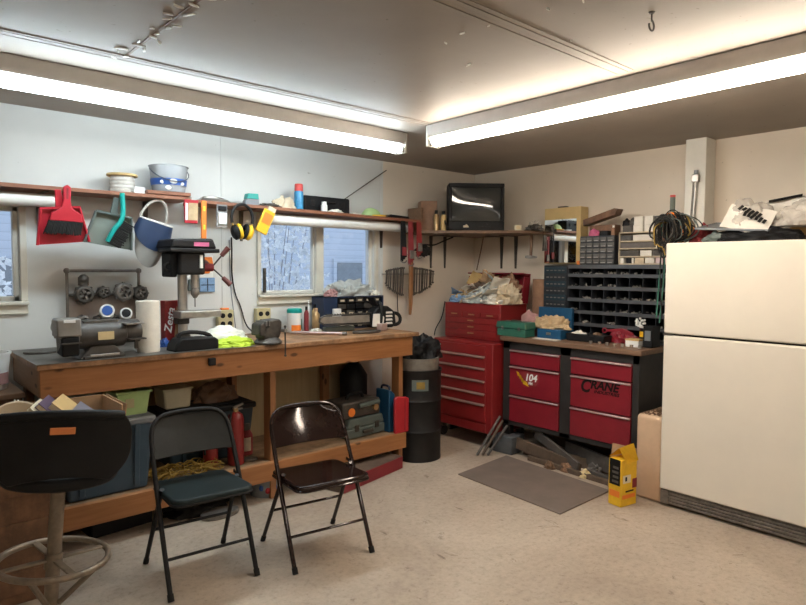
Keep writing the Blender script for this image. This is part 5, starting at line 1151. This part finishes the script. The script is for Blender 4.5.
G().lathe([(0, 0), (0.02, 0), (0.02, 0.46), (0, 0.46)], n=16).done('tube', m_smoke, t); G().lathe([(0, 0.4605), (0.021, 0.4605), (0.021, 0.49), (0, 0.49)], n=16).done('cap', m_sprayr, t)
t.location = (4.45, 2.10, zt3+0.001 if False else zt2+0.245)
for c in t.children: c.scale = (0.9, 0.9, 0.52)
t = thing('caulk_gun', 'grey metal rod tool leaning against the boxed white post', 'tool', (4.475, 1.965, zf+0.05))
G().tube([(0, 0, 0.0), (0.0, -0.015, 0.40)], 0.011, 10).done('rod', m_steel, t); G().tube([(-0.006, 0.018, 0.0), (-0.004, 0.0, 0.40)], 0.005, 8).done('wire', m_dull, t)
G().span((-0.018, -0.04, 0.40), (0.012, 0.01, 0.455)).done('head', m_steel, t, bevel=0.006); G().cyl((0, -0.015, 0.45), (0, -0.015, 0.485), 0.014, n=14).done('cap', m_lidgrey, t)

# ------------------------------------------------------------------ on the floor by the fridge
t = thing('foam_slab', 'tan rounded foam slab with a speckled top wedged beside the fridge', 'foam slab', (3.84, 1.923, 0), EB)
G().prism([(0.0, 0.001), (0.45, 0.001), (0.45, 0.557), (0.03, 0.557)]+[(0.03+0.03*math.cos(R(a)), 0.527+0.03*math.sin(R(a))) for a in range(105, 180, 15)]+[(0, 0.52)], -0.09, 0.09, 'YZ').done('slab', m_beige, t, bevel=0.02, seg=3)
g = G(); rr = random.Random(8)
for k in range(260):
    x = rr.uniform(-.068, .068); y = rr.uniform(0.02, 0.4)
    g.box((x, y, 0.5595), (rr.uniform(.004, .013), rr.uniform(.004, .013), 0.004), (0, 0, rr.uniform(0, 90)))
g.done('speckles', m_dkwood, t, smooth=False, label='dark dirt specks on the top')
t = thing('yellow_carton', 'open yellow carton with a black panel on the floor beside the foam slab', 'carton', (3.578, 1.968, 0))
A0, B0, C0 = Vector((3.595, 2.064)), Vector((3.578, 1.968)), Vector((3.725, 1.942)); o0 = Vector((3.578, 1.968))
D0 = A0+(C0-B0)
q = [p-o0 for p in (A0, B0, C0, D0)]
G().prism([(p.x, p.y) for p in q], 0.001, 0.30, 'XY').done('carton', m_yelbox, t, bevel=0.003)
def onface(p, q_, u0, u1, z0, z1, m, nm, lab=None, off=0.002):
    d = (q_-p); n = Vector((d.y, -d.x)).normalized(); 
    c = (q[0]+q[2])/2
    if (p-c).dot(n) < 0: n = -n
    a, b = p+d*u0, p+d*u1; e = n*off
    g = G(); g.prism([(a.x, a.y), (b.x, b.y), ((b+e).x, (b+e).y), ((a+e).x, (a+e).y)], z0, z1, 'XY'); return g.done(nm, m, t, label=lab, smooth=False)
onface(q[0], q[1], 0.08, 0.92, 0.135, 0.30, m_lab_blk, 'panel', 'black printed panel')
for k in range(4): onface(q[0], q[1], 0.3+.06*(k % 2), 0.8, 0.15+0.03*k, 0.165+0.03*k, m_scrapg, 'print', None, 0.003)
onface(q[1], q[2], 0.12, 0.6, 0.15, 0.20, m_ivory, 'label', 'pale label'); onface(q[1], q[2], 0.25, 0.36, 0.163, 0.19, m_lab_blk, 'print', None, 0.003)
onface(q[1], q[2], 0.1, 0.9, 0.05, 0.075, m_orange, 'print'); onface(q[0], q[1], 0.1, 0.9, 0.06, 0.10, m_orange, 'print'); onface(q[1], q[2], 0.3, 0.8, 0.09, 0.10, m_lab_blk, 'print')
onface(q[1], q[2], 0.72, 1.0, 0.11, 0.17, m_strap, 'print')
mid = (q[0]+q[3])/2
def quad(P, m, nm):
    g = G(); v = [g.b.verts.new(p) for p in P]; f = g.b.faces.new(v); bmesh.ops.solidify(g.b, geom=[f], thickness=0.003); return g.done(nm, m, t, smooth=False)
q3 = [Vector((p.x, p.y, 0.30)) for p in q]
up = Vector((0, 0, 0.07))
quad([q3[0]+up*0.1, q3[3], q3[3]+up*1.1+Vector((0.02, -.05, 0)), q3[0]+up*0.9+Vector((0.03, -.05, 0))], m_yelbox, 'flap')
quad([q3[0]+up*0.9+Vector((0.03, -.05, 0)), q3[3]+up*1.1+Vector((0.02, -.05, 0)), q3[2]+Vector((.0, -0.01, -0.015)), q3[1]+Vector((.02, -0.025, -0.015))], m_yelbox, 'flap')
tag(G().box((3.86, 2.115, 0.16), (0.012, 0.18, 0.30), (0, 10, 0)).done('cardboard', m_card, bevel=0.002), 'brown cardboard piece standing behind the yellow carton', 'cardboard')
tag(G().prism([(3.258, 3.07), (3.193, 2.152), (3.795, 2.165), (3.88, 3.13)], 0.0005, 0.010, 'XY').done('floor_mat', m_mat, bevel=0.003), 'dark grey rubber mat on the floor before the drawer bench', 'mat')
# leaning sticks
for k, (a, b, l) in enumerate([((3.70, 3.28, 0.012), (3.985, 3.283, 0.28), 'long thin weathered stick leaning between the red cabinet and drawer bench'), ((3.735, 3.255, 0.012), (3.985, 3.255, 0.25), 'second weathered stick from the red cabinet, leaning by the block'), ((3.765, 3.225, 0.012), (3.982, 3.205, 0.22), 'short weathered stick leaning nearest the blue-grey block')]):
    d = Vector(b)-Vector(a); o = G().span((-0.009, -0.007, 0), (0.009, 0.007, d.length)).done('stick', m_scrapg if k != 1 else m_scrap, bevel=0.002)
    o.location = a; o.rotation_euler = d.to_track_quat('Z', 'Y').to_euler(); tag(o, l, 'stick', 'sticks leaning by the drawer bench')
# scrap under the drawer bench
def scrap(a, b, w_, h_, m, label, name='board'):
    a, b = Vector(a), Vector(b); d = b-a; o = G().span((-w_/2, -h_/2, 0), (w_/2, h_/2, d.length)).done(name, m, bevel=0.002)
    o.location = a; o.rotation_euler = d.to_track_quat('Z', 'X').to_euler(); tag(o, label, 'scrap wood', 'scrap under the drawer bench')
scrap((4.05, 3.08, 0.030), (4.14, 2.15, 0.030), .10, .035, m_scrap, 'long brown board lying at the back of the scrap under the bench')
scrap((3.98, 3.10, 0.10), (3.955, 2.50, 0.032), .09, .022, m_scrap, 'brown board sloping down to the right in the scrap under the bench')
scrap((4.06, 2.98, 0.19), (3.93, 2.50, 0.055), .07, .02, m_scrapg, 'grey lath sloping across the top of the scrap under the bench')
scrap((3.935, 2.95, 0.02), (3.89, 2.22, 0.02), .035, .03, m_scrap, 'narrow dark stick at the front of the scrap under the bench')
scrap((4.15, 2.75, 0.11), (4.02, 2.17, 0.075), .11, .03, m_scrapg, 'wide grey plank at the right of the scrap under the bench')
scrap((3.985, 2.46, 0.02), (3.93, 2.16, 0.02), .05, .035, m_scrapg, 'short grey pipe at the right front of the scrap under the bench')
scrap((4.33, 3.05, 0.14), (4.35, 2.30, 0.085), .16, .05, m_scrap, 'thick brown plank deep under the bench')
for k, (x, y, s_, m, l) in enumerate([(3.925, 2.60, .05, m_kraft, 'reddish brown chunk at the front of the scrap pile'), (3.89, 2.72, .04, m_dkwood, 'dark scrap of brick at the front of the scrap pile'), (3.91, 2.43, .045, m_plate, 'yellowish scrap at the front of the scrap pile'), (4.02, 2.42, .06, m_scrapg, 'grey lump in the middle of the scrap pile')]):
    tag(G().blob((x, y, 0.011 if k < 3 and False else 0.0015), (s_*1.4, s_*2, s_*1.3), 80+k, .4, 3).done('chunk', m), l, 'scrap', 'scrap under the drawer bench')

# ------------------------------------------------------------------ storage under the long workbench (lower shelf top at 0.247)
zl = 0.248
def tote(name, label, loc, w_, d_, h_, m, mlid, rz=0, cat='tote'):
    t = thing(name, label, cat, loc, rz)
    g = G(); P = lambda k, z: [(-w_/2*k, -d_/2*k, z), (w_/2*k, -d_/2*k, z), (w_/2*k, d_/2*k, z), (-w_/2*k, d_/2*k, z)]
    a = [g.b.verts.new(p) for p in P(.88, 0)]; b = [g.b.verts.new(p) for p in P(1, h_-0.03)]
    g.b.faces.new(a[::-1]); g.b.faces.new(b)
    for k in range(4): g.b.faces.new((a[k], a[(k+1) % 4], b[(k+1) % 4], b[k]))
    g.done('body', m, t, bevel=0.018, seg=3)
    for x in (-.3, .3): G().box((x*w_, -d_/2*.95-0.006, h_*.48), (0.03, 0.012, h_*.85), (5, 0, 0)).done('rib', m, t, bevel=0.004)
    G().span((-w_/2-0.012, -d_/2-0.012, h_-0.045), (w_/2+0.012, d_/2+0.012, h_-0.004)).done('lid', mlid, t, bevel=0.012)
    G().span((-w_/2+0.04, -d_/2+0.04, h_-0.004), (w_/2-0.04, d_/2-0.04, h_+0.004)).done('lid_panel', mlid, t, bevel=0.003)
    return t
tote('storage_tote', 'slate blue storage tote on the lower shelf behind the swivel stool', (1.02, 3.765, zl), 0.47, 0.42, 0.42, m_tote, m_lidgrey)
t = thing('plastic_bin', 'light green plastic bin on top of the blue tote', 'bin', (1.155, 3.69, zl+0.4245))
g = G(); W0, W1, h_ = 0.075, 0.09, 0.135
prof = [[(-W0, -.10), (W0, -.10), (W0, .10), (-W0, .10), 0], [(-W1, -.12), (W1, -.12), (W1, .12), (-W1, .12), h_], [(-W1+.006, -.114), (W1-.006, -.114), (W1-.006, .114), (-W1+.006, .114), h_], [(-W0+.006, -.094), (W0-.006, -.094), (W0-.006, .094), (-W0+.006, .094), 0.006]]
rings = [[g.b.verts.new((p[0], p[1], r_[4])) for p in r_[:4]] for r_ in prof]
g.b.faces.new(rings[0][::-1]); g.b.faces.new(rings[3])
for a, b in zip(rings, rings[1:]):
    for k in range(4): g.b.faces.new((a[k], a[(k+1) % 4], b[(k+1) % 4], b[k]))
g.done('body', m_ltgreen, t, bevel=0.004)
G().tube([(-W1-.004, -.124, h_-.004), (W1+.004, -.124, h_-.004), (W1+.004, .124, h_-.004), (-W1-.004, .124, h_-.004)], 0.007, 8, True).done('rim', m_ltgreen, t)
G().span((-0.045, -.119, .045), (0.0, -.109, .095)).done('print', m_olive, t)
tote('storage_tote', 'dark lidded storage tote at the back of the lower shelf behind the black chair', (1.70, 3.92, zl), 0.60, 0.30, 0.36, m_tealdk, m_black)
t = thing('cream_bin', 'cream plastic bin on the dark tote', 'bin', (1.51, 3.93, zl+0.3645))
G().prism([(-0.08, 0), (0.08, 0), (0.092, 0.125), (-0.092, 0.125)], -0.09, 0.09, 'XZ').done('body', m_cream, t, bevel=0.012); G().span((-0.098, -0.098, 0.118), (0.098, 0.098, 0.130)).done('rim', m_cream, t, bevel=0.005)
tag(G().blob((1.80, 3.95, zl+0.3645), (0.3, 0.2, 0.12), 91, .3, 3).done('dark_cloth', m_dkwood), 'dark brown cloth bundle on the dark tote', 'cloth')
g = G(); rr = random.Random(41)
for k in range(90):
    x, y = 1.45+rr.uniform(-.17, .2), 3.67+rr.uniform(-.12, .07); a = rr.uniform(0, PI); L = rr.uniform(.04, .10)
    g.tube([(x-math.cos(a)*L, y-math.sin(a)*L*.5, zl+rr.uniform(.003, .05)), (x, y, zl+rr.uniform(.01, .075)), (x+math.cos(a)*L, y+math.sin(a)*L*.5, zl+rr.uniform(.003, .05))], 0.0035, 5, smooth=1)
tag(g.done('straw_rope', m_yelrope), 'loose yellow straw-like rope on the lower shelf behind the black chair', 'rope', kind='stuff')
def extinguisher(label, loc, r, h, gauge=True):
    t = thing('fire_extinguisher', label, 'fire extinguisher', loc, 0, 'fire extinguishers on the lower shelf')
    G().lathe([(0, 0), (r*.95, 0), (r, 0.006), (r, h*.78), (r*.85, h*.86), (r*.4, h*.91), (0, h*.91)], n=28).done('cylinder', m_red, t)
    G().lathe([(r*.35, h*.90), (r*.35, h*.97), (0, h*.97)], n=16).done('valve', m_copper, t)
    G().prism([(-r*.3, h*.96), (r*1.0, h*1.02), (r*1.0, h*1.05), (-r*.3, h*1.0)], -0.008, 0.008, 'XZ').done('lever', m_dull, t)
    G().prism([(-r*.2, h*.93), (r*.9, h*.94), (r*.9, h*.96), (-r*.2, h*.96)], -0.008, 0.008, 'XZ').done('carry_handle', m_dull, t)
    G().tube([(-r*.3, 0, h*.94), (-r*.9, -r*.5, h*.9), (-r*1.08, -r*.6, h*.6), (-r*1.05, -r*.6, h*.35)], 0.007, 8, smooth=2).done('hose', m_rubber, t)
extinguisher('tall red fire extinguisher on the lower shelf beside the black chair back', (1.80, 3.645, zl), 0.052, 0.37)
extinguisher('shorter red fire extinguisher half hidden behind the black chair', (1.655, 3.70, zl), 0.046, 0.25)
t = thing('lantern', 'dark red can with a pale label between the extinguisher and the mid leg', 'can', (1.945, 3.80, zl))
G().lathe([(0, 0), (0.048, 0), (0.05, 0.01), (0.05, 0.13), (0.035, 0.16), (0.03, 0.165), (0, 0.165)], n=24).done('body', m_strap, t); G().lathe([(0, 0.165), (0.032, 0.165), (0.034, 0.21), (0, 0.215)], n=20).done('cap', m_dark, t)
G().prism([(math.cos(R(a))*0.0515, math.sin(R(a))*0.0515) for a in range(230, 291, 10)]+[(math.cos(R(a))*0.0495, math.sin(R(a))*0.0495) for a in range(290, 229, -10)], 0.03, 0.12, 'XY').done('label', m_paper2, t)
tag(G().prism([(0.05*math.cos(R(a)), 0.035*math.sin(R(a))) for a in range(0, 360, 24)], 0, 0.018, 'XY', c=(1.90, 3.64, zl)).done('lid', m_dark, bevel=0.004), 'dark round lid lying at the edge of the lower shelf', 'lid')
# tool cases right half
t = thing('tool_case', 'grey-green lidded tool case at the right of the lower shelf', 'tool case', (2.84, 3.72, zl), 4)
G().span((-0.19, -0.10, 0), (0.19, 0.14, 0.075)).done('body', m_ggrey, t, bevel=0.012); G().prism([(-0.185, 0.077), (0.185, 0.077), (0.165, 0.145), (-0.165, 0.145)], -0.095, 0.135, 'XZ').done('lid', m_ggrey, t, bevel=0.010)
for x in (-0.1, 0.1): G().span((x-0.02, -0.107, 0.05), (x+0.02, -0.098, 0.10)).done('latch', m_dark, t, bevel=0.003)
G().prism([(-0.05, 0.03), (0.05, 0.03), (0.05, 0.055), (-0.05, 0.055)], -0.125, -0.105, 'XZ').done('handle', m_dark, t, bevel=0.006)
t = thing('power_tool_case', 'brown-black tool case with an orange badge stacked on the grey-green case', 'tool case', (2.82, 3.735, zl+0.146), 4)
G().span((-0.20, -0.10, 0), (0.17, 0.12, 0.125)).done('body', m_dark, t, bevel=0.015); G().lathe([(0, 0), (0.032, 0), (0.032, 0.006), (0, 0.006)], c=(-0.12, -0.100, 0.05), n=20, axis='Y').done('badge', m_orange, t, label='orange round badge')
G().cyl((-0.06, -0.115, 0.09), (0.14, -0.115, 0.10), 0.017, n=14).done('tube', m_ggrey, t); G().lathe([(0, 0), (0.025, 0), (0.025, 0.02), (0, 0.02)], c=(0.11, -0.10, 0.06), n=16, axis='Y').done('knob', m_copper, t)
G().tube([(-0.08, 0, 0.124), (-0.07, 0, 0.16), (0.06, 0, 0.165), (0.08, 0, 0.124)], 0.012, 8, smooth=1).done('handle', m_black, t)
t = thing('blue_case', 'blue plastic case standing upright beside the stacked tool cases', 'case', (3.06, 3.70, zl), 0)
G().prism([(-0.032, 0), (0.042, 0), (0.042, 0.19), (0.028, 0.205), (0.028, 0.29), (-0.012, 0.325), (-0.032, 0.325)], -0.12, 0.04, 'XZ').done('body', m_bluebox, t, bevel=0.008)
G().tube([(-0.0, -0.09, 0.32), (-0.0, -0.08, 0.35), (-0.0, 0.0, 0.35), (-0.0, 0.01, 0.32)], 0.009, 8, smooth=1).done('handle', m_navy, t)
t = thing('fuel_can', 'bright red plastic can hung on the right front leg of the workbench', 'can', (3.125, 3.52, zl), 0)
G().prism([(-0.095, 0.003), (0.042, 0.003), (0.042, 0.262), (0.02, 0.272), (-0.075, 0.285), (-0.095, 0.27)], -0.013, 0.012, 'XZ').done('body', m_redfuel, t, bevel=0.006)
G().span((-0.002, -0.016, 0.02), (0.004, -0.0125, 0.26)).done('seam', m_strap, t)
t = thing('black_jug', 'black plastic jug at the back of the lower shelf behind the blue case', 'jug', (3.00, 3.99, zl))
G().lathe([(0, 0), (0.105, 0), (0.11, 0.01), (0.11, 0.40), (0.06, 0.48), (0.03, 0.50), (0, 0.50)], n=28).done('body', m_black, t); G().lathe([(0, 0.50), (0.034, 0.50), (0.034, 0.54), (0, 0.54)], n=20).done('cap', m_lidgrey, t)
# below the lower shelf, on the floor
t = thing('red_board', 'long red painted board on the floor under the right end of the shelf', 'board', (0, 0, 0))
G().prism([(2.40, 3.30), (3.05, 3.45), (3.03, 3.60), (2.35, 3.46)], 0.001, 0.095, 'XY').done('board', m_scrap, t, bevel=0.004)
g = G(); a, b = Vector((2.40, 3.30)), Vector((3.05, 3.45)); n = Vector(((b-a).y, -(b-a).x)).normalized()*0.004
g.prism([(a.x, a.y), (b.x, b.y), ((b+n).x, (b+n).y), ((a+n).x, (a+n).y)], 0.004, 0.092, 'XY').done('painted_face', m_red2, t, label='red painted front face')
t = thing('patterned_bucket', 'grey tub with red and blue dots on the floor under the shelf', 'tub', (2.02, 3.66, 0))
G().lathe([(0, 0.001), (0.10, 0.001), (0.115, 0.115), (0.108, 0.115), (0.095, 0.006), (0, 0.006)], n=30).done('tub', m_lidgrey, t)
for a, z, m in ((250, .05, m_redfuel), (272, .065, m_blue), (228, .07, m_blue), (290, .04, m_redfuel)):
    G().ball((math.cos(R(a))*0.104, math.sin(R(a))*0.104, z), 0.022, 12, (1, 0.5, 1)).done('dot', m, t)
tag(G().blob((1.55, 3.72, 0.0), (0.42, 0.30, 0.10), 95, .4, 3).done('dark_heap', m_rubber), 'dark heap of rubber on the floor under the middle of the shelf', 'heap')
tag(G().box((1.10, 3.75, 0.05), (0.34, 0.2, 0.098), (0, 0, 5)).done('dark_box', m_black, bevel=0.006), 'flat black box on the floor under the blue tote', 'box')
tag(G().prism([(0.12*math.cos(R(a)), 0.07*math.sin(R(a))) for a in range(0, 360, 20)], 0.0, 0.03, 'XY', c=(1.62, 3.50, 0.0005)).done('tray', m_dull, bevel=0.005), 'small metal dish on the floor just in front of the dark heap', 'dish')
# left of the bench
t = thing('white_bucket', 'white bucket with a pink print at the left edge beside the workbench', 'bucket', (0.50, 3.92, 0.85))
G().lathe([(0, 0), (0.105, 0), (0.125, 0.185), (0.13, 0.185), (0.13, 0.195), (0.118, 0.195), (0.1, 0.01), (0, 0.01)], n=32).done('body', m_white, t)
G().prism([(math.cos(R(a))*0.116, math.sin(R(a))*0.116) for a in range(265, 341, 8)]+[(math.cos(R(a))*0.104, math.sin(R(a))*0.104) for a in range(340, 264, -8)], 0.03, 0.09, 'XY').done('print', m_pinkrag, t)
t = thing('wooden_cupboard', 'old brown wooden cupboard at the left edge behind the stool', 'cupboard', (0.30, 3.93, 0))
G().span((-0.6, -0.22, 0.001), (0.34, 0.24, 0.82)).done('body', m_brownwood, t, bevel=0.004); G().span((-0.62, -0.24, 0.82), (0.35, 0.25, 0.849)).done('top', m_dkwood, t, bevel=0.004)
for x in (-0.58, -0.12): G().span((x, -0.232, 0.05), (x+0.44, -0.221, 0.78)).done('door', m_brownwood, t, bevel=0.003)
t = thing('crate', 'dark brown wooden crate on the floor behind the stool at the left edge', 'crate', (0.44, 3.28, 0))
G().span((-0.44, -0.14, 0.001), (0.20, 0.20, 0.60)).done('body', m_brownwood, t, bevel=0.004)
for z in (0.1, 0.32, 0.54): G().span((-0.44, -0.15, z-0.05), (0.20, -0.1405, z+0.05)).done('slat', m_brownwood, t, bevel=0.002)
# carton of books
t = thing('book_carton', 'open cardboard carton full of books behind the swivel stool', 'carton', (0.66, 3.30, 0.602), 0)
g = G(); X0, X1, Y0, Y1, h_ = -0.34, 0.30, -0.17, 0.155, 0.235; k = 0.006
g.span((X0, Y0, 0), (X1, Y1, k)); g.span((X0, Y0, 0), (X1, Y0+k, h_-0.03)); g.span((X0, Y1-k, 0), (X1, Y1, h_)); g.span((X0, Y0, 0), (X0+k, Y1, h_)); g.span((X1-k, Y0, 0), (X1, Y1, h_))
g.done('box', m_card, t)
G().box((X1+0.012, (Y0+Y1)/2, h_-0.045), (0.004, Y1-Y0, 0.09), (0, 8, 0)).done('flap', m_card, t)
t = thing('plate', 'round cream plate standing in the book carton', 'plate', (0.545, 3.30, 0.75), rot=(R(62), 0, R(-12)))
G().lathe([(0, 0), (0.07, 0), (0.115, 0.03), (0.122, 0.05), (0.115, 0.05), (0.07, 0.012), (0, 0.012)], n=36).done('plate', m_stone, t)
def book(label, x, y, z, w_, h_, th, m, rot):
    t = thing('book', label, 'book', (x, y, z), rot=[R(a) for a in rot], group='books in the carton')
    G().span((-th/2+0.003, -w_/2+0.003, -h_/2+0.004), (th/2-0.003, w_/2-0.004, h_/2-0.004)).done('pages', m_ivory, t)
    g = G(); g.span((-th/2, -w_/2, -h_/2), (-th/2+0.003, w_/2, h_/2)); g.span((th/2-0.003, -w_/2, -h_/2), (th/2, w_/2, h_/2)); g.span((-th/2, w_/2-0.003, -h_/2), (th/2, w_/2, h_/2)); g.done('cover', m, t)
book('pale cream book leaning left in the carton beside the plate', 0.675, 3.27, 0.785, .15, .20, .020, m_ivory, (6, -42, -32))
book('dark purple book leaning between two tan ones in the carton', 0.715, 3.27, 0.795, .15, .21, .026, m_bookp, (6, -44, -32))
book('thick tan book leaning in the middle of the carton', 0.775, 3.27, 0.785, .16, .22, .045, m_bookc, (6, -48, -34))
book('slate grey book at the right of the carton', 0.86, 3.27, 0.755, .15, .20, .03, m_bookg, (6, -52, -32))
tag(G().blob((0.56, 3.40, 0.775), (0.06, 0.05, 0.09), 97, .3, 3).done('tissue', m_cloth), 'small white tissue poking up behind the plate', 'tissue')

# ------------------------------------------------------------------ folding chairs
def folding_chair(label, loc, rz, m_frame, m_seat, m_back, gloss, hw_=0.205, sz=1.0, ds=0.0):
    t = thing('folding_chair', label, 'folding chair', loc, rz, 'folding chairs')
    r = 0.0115; t.scale = (1, 1, sz)
    # front legs run up into the back hoop; front feet at y=-0.20, hoop top at y=+0.19
    fy = lambda z: -0.20+0.375*z/0.77
    P = [(-hw_, fy(0.008), 0.008), (-hw_, fy(.3), .3), (-hw_+.004, fy(.58), .58), (-hw_+.01, fy(.70), .70), (-hw_+.045, fy(.752), .752), (-hw_+.10, fy(.77), .77), (0, fy(.775), .775)]
    pts = P+[(-x, y, z) for x, y, z in P[-2::-1]]
    G().tube(pts, r, 10, smooth=2).done('front_frame', m_frame, t)
    for s in (-1, 1):
        G().tube([(s*(hw_-.004), 0.25, 0.008), (s*(hw_-.02), 0.02, 0.415), (s*(hw_-.022), 0.0, 0.45)], r*.95, 10).done('rear_leg', m_frame, t)
        G().cyl((s*hw_, fy(0)-0.001, 0.0), (s*hw_, fy(.03), 0.03), 0.0145, n=12).done('foot_cap', m_rubber, t)
        G().cyl((s*(hw_-.004), 0.253, 0.0), (s*(hw_-.005), 0.237, 0.03), 0.0135, n=12).done('foot_cap', m_rubber, t)
        G().box((s*(hw_-.010), 0.035, 0.448), (0.005, 0.07, 0.016), (10, 0, 0)).done('link_arm', m_frame, t)
    G().cyl((-hw_, fy(.16), .16), (hw_, fy(.16), .16), 0.0075, n=10).done('front_stretcher', m_frame, t)
    G().cyl((-hw_+.01, 0.135, .212), (hw_-.01, 0.135, .212), 0.0075, n=10).done('rear_stretcher', m_frame, t)
    # seat pan
    W_, D_ = hw_-0.013, 0.20; pts2 = []
    def rc(cx, cy, rr_, a0): return [(cx+rr_*math.cos(R(a0+a)), cy+rr_*math.sin(R(a0+a))) for a in range(0, 91, 15)]
    pts2 = rc(W_-.05, D_-.04, .04, 0)+rc(-W_+.05, D_-.04, .04, 90)+rc(-W_+.055, -D_+.055, .055, 180)+rc(W_-.055, -D_+.055, .055, 270)
    s_ = G().prism(pts2, -0.012, 0.018, 'XY', rot=(-3, 0, 0), c=(0, -0.02, 0.43+ds)).done('seat', m_seat, t, bevel=0.011, seg=3)
    G().prism([(x*1.02, y*1.02) for x, y in pts2], -0.016, -0.004, 'XY', rot=(-3, 0, 0), c=(0, -0.02, 0.43+ds)).done('seat_pan', m_frame, t, bevel=0.005)
    # back panel, curved, following the hoop
    zb0, zb1 = 0.575, 0.752
    def f(u, v):
        wv = hw_-0.012-(0.055*max(0, (v-.62)/.38)**2)
        x = (2*u-1)*wv; z = zb0+(zb1-zb0)*v+0.008*(1-(2*u-1)**2)*(0.2+v)
        return Vector((x, fy(z)-0.004+0.022*(1-(2*u-1)**2), z))
    G().sheet(20, 12, f, 0.012 if not gloss else 0.006).done('backrest', m_back, t, bevel=0.002)
    return t
folding_chair('black folding chair with a dark teal padded seat, nearer the stool', (1.245, 2.90, 0), -5, m_blackp, m_vinylt, m_vinylg, False)
folding_chair('glossy brown metal folding chair right of the black one', (1.822, 2.738, 0), -8, m_brownp, m_brownp, m_brownp, True, 0.218, 0.97, -0.012)

# ------------------------------------------------------------------ swivel shop stool at the left
t = thing('swivel_stool', 'worn metal shop stool with a black back and a foot ring', 'stool', (0.515, 2.645, 0), rot=(0, R(4.5), R(-12)))
G().tube([(0, 0, 0.10), (0, 0, 0.68)], 0.0255, 20).done('column', m_rust, t)
G().cyl((0, 0, 0.645), (0, 0, 0.69), 0.04, n=20).done('collar', m_dark, t)
G().tube([(0.192*math.cos(R(a)), 0.192*math.sin(R(a)), 0.38) for a in range(0, 360, 9)], 0.0125, 10, True).done('foot_ring', m_rust, t)
for a in (20, 110, 200, 290): G().box((0.108*math.cos(R(a)), 0.108*math.sin(R(a)), 0.38), (0.165, 0.026, 0.008), (0, 0, a)).done('spoke', m_rust, t, bevel=0.002)
G().cyl((0, 0, 0.345), (0, 0, 0.405), 0.032, n=20).done('ring_hub', m_rust, t)
for a in (20, 110, 200, 290):
    c, s = math.cos(R(a)), math.sin(R(a))
    G().tube([(0.02*c, 0.02*s, 0.17), (0.13*c, 0.13*s, 0.13), (0.26*c, 0.26*s, 0.035)], 0.016, 10, smooth=1).done('leg', m_rust, t)
    G().cyl((0.26*c, 0.26*s, 0.0), (0.26*c, 0.26*s, 0.035), 0.022, n=14).done('glide', m_rubber, t)
for a in (245, 335): G().tube([(0.03*math.cos(R(a)), 0.03*math.sin(R(a)), 0.21), (0.175*math.cos(R(a)), 0.175*math.sin(R(a)), 0.37)], 0.011, 8).done('brace', m_rust, t)
G().prism([(0.21*math.cos(R(a))*(1 if abs(math.cos(R(a))) < .9 else .98), 0.19*math.sin(R(a))) for a in range(0, 360, 12)], 0.69, 0.745, 'XY').done('seat', m_vinyl, t, bevel=0.02, seg=3)
def bk(u, v):
    s1 = 2*u-1; wv = 0.232*(1-0.13*max(0, (v-.55)/.45)**2.5-0.30*max(0, (.42-v)/.42)**2)
    z = 0.755+0.235*v-0.045*(s1*s1)*max(0, (.5-v))*1.6-0.02*abs(s1)**4*v
    y = -0.225+0.06*s1*s1-0.03*v+0.012*math.sin(v*PI)
    return Vector((s1*wv, y, z))
G().sheet(26, 18, bk, 0.035).done('backrest', m_vinyl, t, bevel=0.010, seg=3)
G().tube([(-0.19, -0.205, 0.972), (-0.10, -0.243, 0.986), (0.0, -0.252, 0.989), (0.10, -0.243, 0.986), (0.19, -0.205, 0.972)], 0.017, 10, smooth=2).done('top_roll', m_vinyl, t)
for x in (-0.08, 0.08): G().tube([(x, 0.02, 0.684), (x, -0.15, 0.69), (x, -0.16, 0.74), (x, -0.18, 0.80)], 0.010, 8, smooth=1).done('back_bracket', m_dark, t)
p = G().box((-0.005, -0.2735, 0.937), (0.078, 0.006, 0.025), (6, 0, 0)).done('name_plate', m_orlabel, t, bevel=0.002, label='orange name plate')
